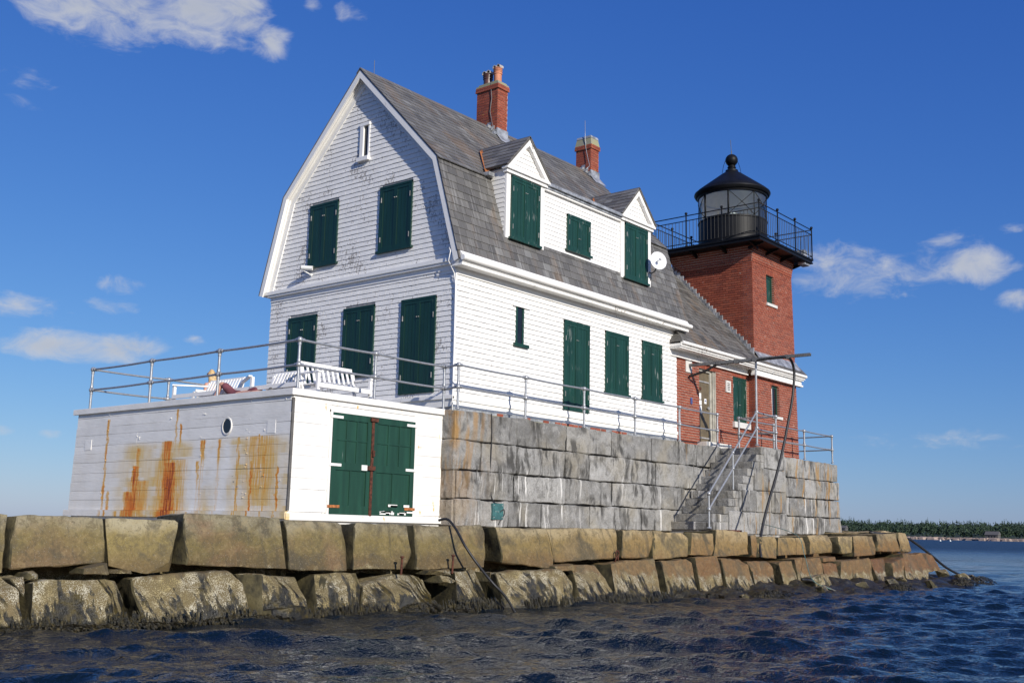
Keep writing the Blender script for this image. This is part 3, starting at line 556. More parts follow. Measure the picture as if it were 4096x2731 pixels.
def hanging():
    mb = MB(); r = random.Random(8)
    for k in range(5200):
        x = r.uniform(-10.8, 9.5); cl_ = mnoise.noise(Vector((x*1.3, 2.2, 0)))
        if cl_ < r.uniform(-.25, .35): continue
        z = r.uniform(.0, .18+.14*max(0, cl_)); y = ytop(x)-(.15+(1.44-z)*.38)-.05+r.uniform(-.05, .03); L = r.uniform(.07, .20); w_ = r.uniform(.006, .016); sw = r.uniform(-.04, .04)
        p = Vector((x, y, z)); mb.add([p+Vector((-w_, 0, 0)), p+Vector((w_, 0, 0)), p+Vector((w_*1.3+sw*.5, -.025, -L*.55)), p+Vector((-w_*1.3+sw*.5, -.025, -L*.55)), p+Vector((sw, -.03, -L))], [(0, 3, 2, 1), (3, 4, 2)])
    mb.build('hanging_weed', 'seaweed', None, False, label='fringe of dark weed hanging from the lower blocks at the waterline', cat='seaweed', kind='stuff')
hanging()
rr = random.Random(21)
for i, (x, y, z, s_) in enumerate([(9.2, -4.25, .22, .75), (8.6, -4.55, .05, .5), (9.9, -4.8, .0, .4), (12.4, -4.9, .18, .5), (13.8, -4.6, .2, .35), (14.6, -5.2, .12, .45), (17.7, -5.1, .22, .5), (19.9, -4.7, .12, .55), (18.6, -4.2, .3, .45), (4.6, -4.5, .05, .3), (-6.3, -2.75, -.02, .8), (11.0, -4.6, .12, .4)]):
    w2, h2 = s_*.5, s_*.28
    rock('rubble_stone', [(x-w2, y, z+h2*.8), (x+w2*.6, y+.05, z+h2), (x+w2, y, z+.1*h2), (x+w2*.7, y-.1, z-h2), (x-w2*.9, y-.08, z-h2)], (.05, s_*.6, -.05), 'granite_sea', bw, 40+i, .07, .015, .04, .02, 5, .12)

# ------------------------------------------------------------------ stone foundation and stair
fd = thing('stone_foundation', (9, 1, 1.45), 'grey granite block foundation with stained courses beneath the white house', 'foundation')
FY, FX = -.70, -.62
ZC = [1.40, 1.955, 2.545, 3.16, 3.775]
MB().box(-.50, 18.62, -.60, 7.4, 1.0, 3.72).build('mortar_core', 'dark_gap', fd)
ROWS = {3: [-.62, .50, 1.35, 3.17, 5.03, 6.86, 9.18, 10.55, 12.4, 14.5, 14.88, 16.94, 18.78],
        2: [-.62, .16, 1.33, 2.26, 3.14, 4.06, 5.96, 7.07, 8.20, 9.25, 9.85, 12.2, 14.6, 16.1, 17.0, 18.0, 18.8],
        1: [-.62, 1.27, 3.14, 5.03, 7.29, 8.80, 11.0, 13.2, 14.9, 16.95, 17.9, 18.82],
        0: [-.62, .14, 1.05, 2.23, 4.09, 6.33, 6.96, 8.20, 10.4, 12.5, 14.6, 15.9, 16.8, 17.9, 18.84]}
sd_ = 200
for r_, js in ROWS.items():
    for a, b2 in zip(js[:-1], js[1:]):
        sd_ += 1; g = .011; y = FY - (3-r_)*.012 + random.uniform(-.012, .008)
        rock('granite_block', [(a+g, y, ZC[r_+1]-g), (b2-g, y+random.uniform(-.006, .006), ZC[r_+1]-g), (b2-g, y, ZC[r_]+g), (a+g, y, ZC[r_]+g)], (0, .42, 0), 'granite_wall', fd, sd_, .10, .016, .034, .022)
    # return towards the boat shed
    sd_ += 1
    rock('granite_block', [(FX-(3-r_)*.012, .36, ZC[r_+1]-.009), (FX-(3-r_)*.012, FY+.015, ZC[r_+1]-.009), (FX-(3-r_)*.012, FY+.015, ZC[r_]+.009), (FX-(3-r_)*.012, .36, ZC[r_]+.009)], (.4, 0, 0), 'granite_wall', fd, sd_, .12, .02, .03, .012)
MB().box(-.6, 18.7, -.62, 7.4, 3.72, 3.765).build('terrace_top', 'cement', fd)

st = thing('stone_stair', (9.5, -1.4, 1.45), 'granite stair rising along the foundation to the brick wing, with an outer landing', 'stair')
SY0, SY1 = -2.0, -.72
nst = 11; z0 = 1.45; rise = (3.74-z0)/nst; run = .272; x0 = 7.72
for i in range(nst):
    xa = x0+run*i; zt = z0+rise*(i+1); zb = zt-rise
    rock('step', [(xa, SY1, zt), (xa, SY0, zt), (xa, SY0, zb+.006), (xa, SY1, zb+.006)], (.62, 0, 0), 'granite_wall', st, 300+i, .16, .012, .012, .002)
# side and landing stones
def side(x0, x1, z0, z1, k): rock('granite_block', [(x0+.008, SY0-.01, z1-.008), (x1-.008, SY0-.01, z1-.008), (x1-.008, SY0-.01, z0+.008), (x0+.008, SY0-.01, z0+.008)], (0, .5, 0), 'granite_wall', st, k, .12, .014, .025, .012)
L_ = x0+run*nst
for k, (a, b2, r_) in enumerate([(8.55, 9.35, 0), (9.35, 10.25, 0), (10.25, 11.2, 0), (11.2, 11.95, 0), (9.3, 10.1, 1), (10.1, 11.0, 1), (11.0, 11.93, 1), (10.0, 10.85, 2), (10.85, 11.92, 2), (10.62, 11.9, 3)]):
    side(a, b2, ZC[r_] if r_ else 1.36, ZC[r_+1] if r_ < 3 else 3.74, 320+k)
pg = [(x0+.05, SY0+.04, z0-.3)]
for i in range(nst): pg += [(x0+run*i+.05, SY0+.04, z0+rise*i-.02), (x0+run*i+.05, SY0+.04, z0+rise*(i+1)-.02)]
pg += [(11.8, SY0+.04, 3.70), (11.8, SY0+.04, z0-.3)]
MB().prism(pg, (0, 1.28, 0)).build('rubble_core', 'granite_wall', st)
rock('landing_slab', [(10.5, SY0+.03, 3.76), (11.88, SY0+.03, 3.76), (11.88, SY0+.03, 3.60), (10.5, SY0+.03, 3.60)], (0, 1.32, 0), 'granite_wall', st, 350, .2, .012, .01, 0)
MB().box(8.15, 8.75, SY0-.25, SY0+.1, 1.40, 1.47).build('rust_plate', 'rust_iron', st)
# ------------------------------------------------------------------ keeper's house
HL, HW = 9.30, 6.36
hs = thing('keeper_house', (4.6, 3.2, 3.77), "white shingled house with gambrel slate roof and dark green shutters", 'house')
CY = HW/2; E_, K_, A_ = (-.28, 7.12), (.48, 9.60), (CY, 12.38)
def mir(p): return (2*CY-p[0], p[1])
XF, XB = -.21, 9.57
mb = MB(); mb.box(.003, HL, .003, HW-.003, 3.72, 7.15)
mb.prism([(.003, .02, 7.1), (.003, HW-.02, 7.1), (.003, mir(K_)[0]-.1, 9.55), (.003, CY, 12.25), (.003, K_[0]+.1, 9.55)], (HL-.003, 0, 0))
mb.build('wall_core', 'siding_core', hs)
mb = MB(); mb.box(-.02, HL, -.022, .0, 3.93, 4.13); mb.box(-.05, HL, -.05, .0, 4.07, 4.15); mb.box(-.022, .0, -.02, HW, 3.93, 4.16); mb.box(-.06, .0, -.05, HW, 4.10, 4.18)
mb.build('water_table', 'white_worn', hs)
MB().box(.0, HL, -.012, .02, 3.77, 3.93).build('sill_strip', 'lead', hs)
bl_ = []
for i in range(22):
    xa = 1.6+i*.24+random.uniform(-.02, .02)
    if random.random() < .55: bl_.append(((xa, -.005, 3.885), (.20, 0, 0), (0, .05, 0), (0, 0, .06)))
pieces('brick', bl_, hs, 'brick')

OPF = [(3.93, 4.97, 7.67, 9.24), (1.40, 2.46, 7.69, 9.25), (2.93, 3.27, 10.12, 11.0), (4.52, 5.58, 4.8, 6.44), (2.49, 3.55, 4.84, 6.45), (.54, 1.61, 4.27, 6.43)]
OPS = [(2.09, 2.41, 5.6, 6.47), (3.93, 5.01, 4.25, 6.46), (5.72, 6.80, 4.90, 6.47), (7.47, 8.48, 4.92, 6.48)]
def shingle_rows(zs, ze, exp, urange, ops, place, wmin, wmax, out):
    z = zs
    while z < ze-.02:
        zc = z+exp/2; u0, u1 = urange(zc)
        cuts = sorted([(a+.02, b2-.02) for a, b2, c, d in ops if c-.02 < zc < d+.02]); segs = []; u = u0
        for a, b2 in cuts:
            if a > u: segs.append((u, min(a, u1)))
            u = max(u, b2)
        if u < u1: segs.append((u, u1))
        for a, b2 in segs:
            u = a
            while u < b2-.015:
                w_ = random.uniform(wmin, wmax); w_ = min(w_, b2-u)
                if b2-u-w_ < .05: w_ = b2-u
                out.append(place(u+w_/2, zc+random.uniform(-.003, .003), w_-.004, exp+.014)); u += w_
        z += exp
EX = .1165
pf = lambda u, z, w_, h: ((-.008, u, z+.003), (0, -w_, 0), (.016+random.uniform(0, .005), 0, 0), (0, 0, h-.022))
ps = lambda u, z, w_, h: ((u, -.010, z+.003), (w_, 0, 0), (0, .024+random.uniform(0, .004), 0), (0, 0, h-.024))
fr = []
shingle_rows(4.18, 7.0, EX, lambda z: (-.015, HW), OPF, pf, .10, .22, fr)
def gab(z):
    if z < K_[1]: y = E_[0]+.24+(K_[0]-E_[0])*(z-E_[1])/(K_[1]-E_[1])
    else: y = K_[0]+.28+(CY-K_[0])*(z-K_[1])/(A_[1]-K_[1])
    return max(y, -.2), min(2*CY-y, HW+.2)
shingle_rows(7.21, 11.95, EX, gab, OPF, pf, .10, .22, fr)
pieces('shingle', fr, hs, 'white_shingle_front', 'wedge', 220, 'shingle_field')
sh = []
shingle_rows(4.15, 6.90, EX, lambda z: (.0, HL), OPS, ps, .14, .26, sh)
pieces('shingle', sh, hs, 'white_shingle_side', 'wedge', 80, 'shingle_field')

# cornice, gutter, belt, rakes
mb = MB(); mb.box(-.14, HL+.2, -.30, .0, 6.985, 7.05); mb.box(-.15, HL+.22, -.315, .0, 7.05, 7.20); mb.prism([(-.15, -.315, 7.20), (-.15, 0, 7.2), (-.15, 0, 7.30), (-.15, -.24, 7.30)], (HL+.37, 0, 0)); mb.box(0, HL, -.035, 0, 6.84, 6.99)
mb.build('cornice', 'white_worn', hs)
mb = MB(); mb.tube([(-.18, -.345, 7.135), (HL+.25, -.345, 7.135)], .062, 10)
mb.build('gutter', 'white_trim', hs, True, sharp=40)
mb = MB(); mb.box(-.13, .0, -.28, HW+.28, 7.115, 7.20); mb.box(-.10, .0, -.05, HW+.05, 7.06, 7.115); mb.box(-.032, 0, 0, HW, 6.94, 7.06)
mb.build('belt_course', 'white_trim', hs)
def offp(d):   # the gambrel line moved inwards by d, mitred at the break and the apex
    e, k, a = Vector(E_), Vector(K_), Vector(A_); v1 = (k-e).normalized(); v2 = (a-k).normalized(); n1 = Vector((v1.y, -v1.x)); n2 = Vector((v2.y, -v2.x))
    p, q = e+n1*d, k+n2*d; det = v1.x*v2.y-v1.y*v2.x; s = ((q.x-p.x)*v2.y-(q.y-p.y)*v2.x)/det
    return [tuple(p), tuple(p+v1*s), (CY, q.y+v2.y/v2.x*(CY-q.x))]
def strip(mb, seg, side, d0, d1, x0, x1):
    f_ = (lambda p: p) if side == 0 else mir; A0, A1 = offp(d0), offp(d1); q = lambda p: (x0, f_(p)[0], f_(p)[1])
    mb.prism([q(A0[seg]), q(A0[seg+1]), q(A1[seg+1]), q(A1[seg])], (x1-x0, 0, 0))
for sgn in (0, 1):
    for sg in (0, 1):
        mb = MB(); strip(mb, sg, sgn, .037, .17, XF, XF+.035); strip(mb, sg, sgn, .039, .075, XF+.035, 0); strip(mb, sg, sgn, .075, .30, -.035, 0); strip(mb, sg, sgn, .075, .13, -.07, -.035)
        mb.build('rake_board', 'white_trim', hs)
# roof deck and slates
def slab(sg, side, d0, d1, nm):
    mb = MB(); strip(mb, sg, side, d0, d1, XF, XB); return mb.build(nm, 'slate', hs)
KU = (K_[0]-.07, K_[1]-.072)
slab(0, 0, .004, .036, 'roof_deck'); slab(1, 0, .004, .036, 'roof_deck'); slab(0, 1, .0, .036, 'roof_deck'); slab(1, 1, .0, .036, 'roof_deck')
DORM = [(1.55, 3.15), (6.40, 8.00)]
sl = []
def slates(a, b2, x0, x1, start, skip, out, ln=.200, wmin=.22, wmax=.30, lift=0.0, xend=None):
    A2, B2 = Vector(a), Vector(b2); d = (B2-A2); L = d.length; d.normalize(); n = Vector((-d.y, d.x))  # outward (-y,+z)
    up = Vector((0, d.x, d.y)); nn = Vector((0, -d.y, d.x)); s = start; row = 0
    while s < L-.01:
        ln2 = min(ln, L-s); xa = x0-random.uniform(0, wmax)*.5; 
        while xa < x1:
            w_ = random.uniform(wmin, wmax); a_, b_ = max(xa, x0), min(xa+w_, x1); xa += w_
            if b_-a_ < .03: continue
            c2 = A2+d*(s+ln2/2); xc = (a_+b_)/2
            if skip(xc, c2.x, c2.y): continue
            c3 = Vector((xc, c2.x, c2.y))+nn*(.006+lift); tz = random.uniform(-.004, .004)
            out.append((c3, (b_-a_-.008, 0, 0), nn*-(.018+random.uniform(0, .006)), up*(ln2+.02)+nn*tz))
        s += ln
def skip_lo(x, y, z): return z < 7.30 or (1.60 < x < 3.04 and z > 8.06) or (6.47 < x < 7.89 and z > 8.06) or (3.0 < x < 6.5 and z > 8.18)
slates(E_, K_, XF-.02, XB, .20, skip_lo, sl)
def skip_up(x, y, z):
    for a, b2 in DORM:
        c = (a+b2)/2; zr = 10.56-abs(x-c)*1.12
        if z < zr-.12: return True
    return 4.6 < x < 5.05 and y > 2.95
slates(KU, A_, XF-.02, XB, .0, skip_up, sl)
pieces('roof_slate', sl, hs, 'slate', 'wedge', 300, 'slate_field')
mb = MB(); mb.prism([(XF-.01, CY-.13, 12.27), (XF-.01, CY, 12.405), (XF-.01, CY+.13, 12.27), (XF-.01, CY, 12.36)], (XB-XF, 0, 0)); mb.build('ridge_cap', 'slate', hs)

# shutters
def pbox(mb, pl, u0, u1, d0, d1, z0, z1):
    kind, p = pl
    if kind == 'F': mb.box(p-d1, p-d0, u0, u1, z0, z1)
    else: mb.box(u0, u1, p-d1, p-d0, z0, z1)
def shutter(root, pl, u0, u1, z0, z1, mat, sill=True, nb=3, frame=.055):
    mb = MB(); pbox(mb, pl, u0, u0+frame, -.01, .052, z0, z1); pbox(mb, pl, u1-frame, u1, -.01, .052, z0, z1); pbox(mb, pl, u0, u1, -.01, .056, z1-frame, z1)
    if sill: pbox(mb, pl, u0-.05, u1+.05, -.01, .085, z0-.055, z0)
    win = mb.build('window', mat, root)
    a, b2, c, d = u0+frame, u1-frame, z0+.004, z1-frame; mid = (a+b2)/2
    for k, (l0, l1) in enumerate(((a+.004, mid-.003), (mid+.003, b2-.004))):
        mb = MB(); s = .055
        pbox(mb, pl, l0, l0+s, 0, .047, c, d); pbox(mb, pl, l1-s, l1, 0, .047, c, d); pbox(mb, pl, l0+s, l1-s, 0, .045, c, c+.09); pbox(mb, pl, l0+s, l1-s, 0, .045, d-.07, d)
        w_ = (l1-l0-2*s)/nb
        for j in range(nb): pbox(mb, pl, l0+s+j*w_+.004, l0+s+(j+1)*w_-.004, 0, .034, c+.09, d-.07)
        pbox(mb, pl, l0+s, l1-s, -.01, .024, c+.09, d-.07)
        lf = mb.build('shutter_leaf', mat, win)
        e = l0-.006 if k == 0 else l1-.006
        for zz in (c+.18*(d-c), c+.82*(d-c)): hb = MB(); pbox(hb, pl, e, e+.014, .04, .062, zz-.06, zz+.06); hb.build('hinge', 'steel_hinge', win)
    zz = c+(d-c)*(.82 if z1-z0 > 1.4 else .4)
    for du in (-.03, .03): kb = MB(); pbox(kb, pl, mid+du-.008, mid+du+.008, .045, .07, zz-.008, zz+.008); kb.build('knob', 'steel_hinge', win)
    return win
FP, SP = ('F', 0.0), ('S', 0.0)
for (a, b2, c, d) in (OPF[0], OPF[1], OPF[3], OPF[4], OPF[5]): shutter(hs, FP, a, b2, c, d, 'green_shutter_shaded', c > 4.5)
for (a, b2, c, d) in OPS[1:]: shutter(hs, SP, a, b2, c, d, 'green_shutter', c > 4.5)
# attic slit
mb = MB(); pbox(mb, FP, 2.94, 2.985, -.02, .03, 10.14, 10.94) ; pbox(mb, FP, 3.14, 3.25, -.02, .05, 10.14, 10.94); pbox(mb, FP, 2.93, 3.27, -.02, .055, 10.94, 11.02); pbox(mb, FP, 2.90, 3.30, -.02, .10, 10.04, 10.14)
aw = mb.build('window', 'white_trim', hs); mb = MB(); pbox(mb, FP, 2.985, 3.14, -.06, -.001, 10.14, 10.94); mb.build('pane', 'window_dark', aw)
# narrow side window with a flared head
mb = MB(); pbox(mb, SP, 2.07, 2.13, -.06, .03, 5.6, 6.47); pbox(mb, SP, 2.33, 2.385, -.06, .012, 5.6, 6.47); pbox(mb, SP, 1.99, 2.53, -.02, .07, 5.53, 5.61)
for zz in (5.88, 6.16): pbox(mb, SP, 2.13, 2.33, -.05, -.005, zz-.012, zz+.012)
sw = mb.build('window', 'green_shutter', hs); mb = MB(); pbox(mb, SP, 2.12, 2.34, -.04, -.0005, 5.6, 6.47); mb.build('pane', 'window_dark', sw)
mb = MB(); pbox(mb, SP, 1.95, 2.58, .0, .055, 6.47, 6.52); mb.build('head_flare', 'white_shingle_side', hs)

# dormers: two gabled fronts with a clapboard wall between
def dormer(x0, x1, w0, w1):
    c = (x0+x1)/2; y = .0; zb, ze, za = 8.03, 9.70, 10.58
    mb = MB(); mb.box(x0+.06, x1-.06, y+.02, 1.4, zb-.1, ze); mb.prism([(x0+.02, y+.02, ze-.02), (x1-.02, y+.02, ze-.02), (c, y+.02, za-.04)], (0, 1.35, 0))
    dm = mb.build('dormer', 'white_trim', hs)
    MB().box(x0+.05, w0, y-.03, y+.03, zb, ze-.12).build('corner_board', 'white_trim', dm); MB().box(w1, x1-.05, y-.03, y+.03, zb, ze-.12).build('corner_board', 'white_trim', dm)
    mb = MB(); mb.box(x0-.04, x1+.06, y-.13, y+.05, ze-.02, ze+.05); mb.box(x0, x1+.02, y-.08, y+.04, ze-.10, ze-.02); mb.build('pediment_moulding', 'white_worn', dm)
    for s_ in (-1, 1):
        e = (x0-.05 if s_ < 0 else x1+.07); mb = MB(); mb.prism([(e, y-.12, ze+.05), (e+.2*-s_, y-.12, ze+.05), (c, y-.12, za-.14), (c, y-.12, za+.06)], (0, .17, 0)); mb.build('pediment_rake', 'white_worn', dm)
        # slope and its slates
        a3, b3 = Vector((e+.02*s_, 0, ze+.06)), Vector((c, 0, za+.09)); d = (b3-a3).normalized(); n = Vector((-d.z*(1 if s_ < 0 else -1), 0, abs(d.x))); n = Vector((-abs(d.z) if s_ < 0 else abs(d.z), 0, abs(d.x)))
        mb = MB(); mb.prism([a3+Vector((0, -.14, 0)), b3+Vector((0, -.14, 0)), b3+Vector((0, -.14, 0))-n*.05, a3+Vector((0, -.14, 0))-n*.05], (0, 1.72, 0)); mb.build('dormer_deck', 'dark_gap', dm)
        pl = []; L = (b3-a3).length; nr = 7
        for r_ in range(nr):
            s0 = r_*L/nr; yy = -.15-random.uniform(0, .1); zc = a3.z+d.z*s0; ymax = .48+(zc-9.6)*.97+.15
            while yy < ymax:
                w_ = random.uniform(.2, .3); a_ = max(yy, -.15); b_ = yy+w_; yy += w_
                p = a3+d*(s0+L/nr/2); pl.append((Vector((p.x, (a_+b_)/2, p.z))+n*.006, Vector((0, (b_-a_-.004), 0)), -n*.018, d*(L/nr+.02)))
        pieces('dormer_slate', pl, dm, 'slate', 'wedge', 60)
    for k in range(5):
        za_, zb_ = ze+.06+k*.115, ze+.06+(k+1)*.115; hw = lambda z: max(.0, (za-.16-z)/(za-.16-ze-.05))*(x1-x0)/2*.80
        if hw(za_) < .05: continue
        MB().prism([(c-hw(za_), y-.035, za_), (c+hw(za_), y-.035, za_), (c+hw(zb_), y-.018, zb_), (c-hw(zb_), y-.018, zb_)], (0, .05, 0)).build('clapboard', 'white_shingle_side', dm)
    for k in range(14):
        z = 8.2+k*.115
        if z > 9.5: break
        MB().prism([(x0+.045, y+.03, z), (x0+.045, .05+(z-8.06)*.30, z), (x0+.058, .05+(z-8.0)*.30, z+.115), (x0+.058, y+.03, z+.115)], (.02, 0, 0)).build('clapboard', 'white_shingle_front', dm)
    shutter(hs, ('S', y-.02), w0, w1, 8.07, 9.56, 'green_shutter')
dormer(1.57, 3.12, 1.77, 2.87); dormer(6.40, 7.97, 6.60, 7.72)
mb = MB(); mb.box(3.0, 6.5, .05, 1.0, 8.1, 9.62); mb.build('dormer_wall', 'siding_core', hs)
z = 8.16; k = 0
while z < 9.60:
    for a, b2 in (((3.06, 4.07), (5.06, 6.45)) if 8.28 < z+.05 < 9.2 else ((3.06, 6.45),)):
        MB().prism([(a, .028, z), (b2, .028, z), (b2, .046, z+.124), (a, .046, z+.124)], (0, .02, 0)).build('clapboard', 'white_shingle_side', hs)
    z += .1145
mb = MB(); mb.box(3.06, 6.45, -.06, .06, 9.60, 9.66); mb.box(3.10, 6.43, -.115, .06, 9.66, 9.735); mb.build('dormer_gutter', 'lead', hs)
MB().box(3.06, 6.45, -.035, .05, 9.555, 9.605).build('frieze', 'white_trim', hs)
shutter(hs, ('S', .035), 4.07, 5.06, 8.30, 9.20, 'green_shutter')
for xa, xr in ((1.50, 2.28), (6.38, 7.12)):   # copper valleys where the dormer roofs meet the main slope
    p1, p2 = Vector((xr, 1.36, 10.54)), Vector((xa, .44, 9.60)); nn = Vector((0, -.717, .697)); nd = Vector((-.74, 0, .67))
    MB().prism([p1+nn*.035, p2+nn*.035, p2+nn*.035+Vector((-.15, 0, 0)), p1+nn*.035+Vector((-.10, 0, 0))], nn*.01).build('valley_flashing', 'rust_orange', hs)
    MB().prism([p1+nd*.05, p1+nd*.05+Vector((.06, 0, .066)), p2+nd*.05+Vector((.12, 0, .132)), p2+nd*.05], nd*.01).build('valley_flashing', 'rust_orange', hs)
    MB().box(xa-.14, xa+.06, .30, .50, 9.53, 9.62).build('valley_flashing', 'lead', hs)

# chimneys
def brick_faces(x0, x1, y0, y1, z0, z1, out, ln=.205, ch=.0757, faces='xy', th=.02):
    z = z0; row = 0
    while z < z1-.02:
        for ax in faces:
            u = (y0 if ax == 'x' else x0) - (ln/2 if (row+(ax == 'x')) % 2 else 0); u1 = y1 if ax == 'x' else x1; lo = y0 if ax == 'x' else x0
            while u < u1-.01:
                a, b2 = max(u, lo), min(u+ln, u1); u += ln
                if b2-a < .03: continue
                c = (a+b2)/2; w_ = b2-a-.010; h = ch-.011; j = random.uniform(-.002, .002)
                if ax == 'x': out.append(((x0+th/2-.004+j, c, z+ch/2), (0, -w_, 0), (th, 0, 0), (0, 0, h)))
                else: out.append(((c, y0+th/2-.004+j, z+ch/2), (w_, 0, 0), (0, th, 0), (0, 0, h)))
        z += ch; row += 1
def chimney(x0, x1, y0, y1, zb, zt, capz, nm):
    mb = MB(); mb.box(x0+.006, x1, y0+.006, y1, zb, zt); mb.box(x0-.03, x1+.03, y0-.03, y1+.03, zt-.13, zt)
    ch = mb.build('chimney', 'mortar', hs)
    out = []; brick_faces(x0, x1, y0, y1, zb, zt-.14, out); brick_faces(x0-.036, x1+.036, y0-.036, y1+.036, zt-.14, zt-.0, out, ch=.07)
    pieces('brick', out, ch, 'brick_lichen', 'box', 290); return ch
c1_ = chimney(4.60, 5.03, 2.85, 3.62, 11.9, 13.58, 13.65, 1)
mb = MB(); mb.prism([(4.58, 2.83, 13.58), (5.05, 2.83, 13.58), (5.05, 3.64, 13.58), (4.58, 3.64, 13.58)], (0, 0, .05)); mb.prism([(4.62, 2.88, 13.62), (5.01, 2.88, 13.62), (5.0, 3.58, 13.62), (4.62, 3.58, 13.62)], (0, 0, .07)); mb.build('chimney_cap', 'cement', c1_)
def pot(c, r, h, mats):
    mb = MB(); p = [(r, 0), (r*1.0, h*.48), (r*1.14, h*.49), (r*1.14, h*.54), (r*1.05, h*.55)]
    for k in range(3): z = h*(.58+.085*k); p += [(r*1.05, z), (r*1.16, z+.012), (r*1.16, z+.03), (r*1.0, z+.04)]
    p += [(r*.95, h*.84)]
    mb.lathe(p, c, 16); o = mb.build('chimney_pot', mats[0], c1_, True, sharp=40)
    mb = MB()
    for s_ in (-1, 1):   # two hooded openings side by side
        cx, cy, cz = c[0]+.0, c[1]+s_*r*.60, c[2]+h*.86; R = r*.60
        for k in range(10):
            a0, a1 = math.pi*(-.15+1.3*k/10), math.pi*(-.15+1.3*(k+1)/10)
            q = lambda a, rad, dx: (cx+dx, cy+rad*math.cos(a), cz+rad*math.sin(a))
            for dx0, dx1 in ((-r*.75, r*.75),):
                mb.add([q(a0, R, dx0), q(a1, R, dx0), q(a1, R, dx1), q(a0, R, dx1), q(a0, R*.76, dx0), q(a1, R*.76, dx0), q(a1, R*.76, dx1), q(a0, R*.76, dx1)], [(0,1,2,3), (7,6,5,4), (0,4,5,1), (3,2,6,7)])
    mb.build('pot_hood', mats[1], o)
    MB().box(c[0]+r*.3, c[0]+r*.5, c[1]-r*1.0, c[1]+r*1.0, c[2]+h*.6, c[2]+h*.98).build('flue', 'dark_gap', o)
pot((4.78, 3.02, 13.66), .112, .56, ('terracotta', 'pot_grey')); pot((4.80, 3.40, 13.66), .125, .46, ('glazed_pot', 'pot_grey'))
c2_ = chimney(9.20, 9.62, 2.93, 3.50, 11.7, 13.20, 13.5, 2)
mb = MB(); 
def frus(mb, x0, x1, y0, y1, z0, z1, i): mb.add([(x0,y0,z0),(x1,y0,z0),(x1,y1,z0),(x0,y1,z0),(x0+i,y0+i,z1),(x1-i,y0+i,z1),(x1-i,y1-i,z1),(x0+i,y1-i,z1)], [(0,3,2,1),(4,5,6,7),(0,1,5,4),(1,2,6,5),(2,3,7,6),(3,0,4,7)])
frus(mb, 9.175, 9.645, 2.905, 3.525, 13.2, 13.42, .04); mb.build('chimney_cap', 'cement', c2_)
mb = MB(); frus(mb, 9.205, 9.615, 2.935, 3.495, 13.425, 13.50, .015); mb.build('cap_plate', 'lead', c2_)
def flash(x0, x1, y0):
    mb = MB(); zr = lambda y: K_[1]+(y-K_[0])*1.0296
    mb.box(x0-.02, x1+.02, y0-.025, y0+.02, zr(y0)-.1, zr(y0)+.24); mb.prism([(x0-.05, y0-.02, zr(y0)+.05), (x1+.05, y0-.02, zr(y0)+.05), (x1+.08, y0-.25, zr(y0-.25)+.035), (x0-.08, y0-.25, zr(y0-.25)+.035)], (0, .01, .012))
    k = 0
    y = y0
    while y < CY: mb.box(x0-.022, x0+.01, y-.02, y+.11, zr(y)-.02, zr(y)+.20); mb.box(x0-.14, x0, y-.02, y+.10, zr(y)+.02, zr(y)+.05+.05); y += .115
    mb.build('lead_flashing', 'lead', hs)
flash(4.60, 5.03, 2.85); flash(9.20, 9.62, 2.93)
# corner trim, conduit
MB().box(-.028, .012, -.028, .012, 4.18, 6.95).build('corner_bead', 'white_trim', hs)
mb = MB(); mb.tube([(-.15, .12, 7.5), (-.22, -.02, 7.3), (-.2, .05, 7.1), (-.06, -.0, 6.85), (-.05, -.04, 6.6), (-.045, -.045, 5.4), (-.045, -.045, 4.2), (-.1, -.1, 3.8)], .011, 6); mb.build('conductor_wire', 'white_worn', hs, True)
mb = MB(); mb.tube([(4.585, 3.1, 13.66), (4.57, 3.08, 13.45), (4.575, 3.05, 13.2), (4.575, 3.1, 12.8), (4.57, 3.0, 12.4), (4.5, 2.85, 12.15)], .010, 6); mb.build('conductor_wire', 'dark_steel', hs, True)
mb = MB(); mb.tube([(9.18, 3.15, 14.0), (9.18, 3.14, 13.5), (9.16, 3.1, 13.1), (9.15, 3.0, 12.7), (9.1, 2.9, 12.45), (8.9, 2.95, 12.25)], .009, 6); mb.build('conductor_wire', 'galvanised', hs, True)
mb = MB(); mb.tube([(.25, CY, 12.4), (.25, CY, 12.75)], .008, 6); mb.build('lightning_rod', 'dark_steel', hs)
# ------------------------------------------------------------------ brick wing
wg = thing('brick_wing', (11.5, 1.5, 3.77), 'low red brick wing with slate roof between the white house and the tower', 'building')
WX0, WX1, WY = 9.30, 13.80, .03
mb = MB(); mb.box(WX0, WX1, .45, 6.2, 3.7, 6.5)
for a, b2, c, d in ((WX0, 10.65, 3.7, 6.5), (11.66, 12.73, 3.7, 6.5), (13.62, WX1, 3.7, 6.5), (10.65, 11.66, 6.13, 6.5), (12.73, 13.62, 6.14, 6.5), (12.73, 13.62, 3.7, 4.74), (10.65, 11.66, 3.7, 3.98)): mb.box(a, b2, WY+.012, .449, c, d)
mb.build('wall_core', 'mortar', wg)
OPW = [(10.65, 11.66, 3.98, 6.13), (12.73, 13.62, 4.74, 6.14), (12.20, 12.52, 5.60, 5.96)]
bk = []
def brick_wall(place, u0, u1, z0, z1, ops, out, ln=.212, ch=.0757):
    z = z0; row = 0
    while z < z1-.02:
        a0, a1 = u0(z), u1(z); u = a0-(ln/2 if row % 2 else 0)
        while u < a1-.01:
            a, b2 = max(u, a0), min(u+ln, a1); u += ln
            zc = z+ch/2
            for (o0, o1, oz0, oz1) in ops:
                if oz0-.01 < zc < oz1+.01:
                    if a >= o0-.01 and b2 <= o1+.01: a = b2
                    elif a < o0 < b2: b2 = o0
                    elif a < o1 < b2: a = o1
            if b2-a > .025: out.append(place((a+b2)/2, zc, b2-a-.014, ch-.017))
        z += ch; row += 1
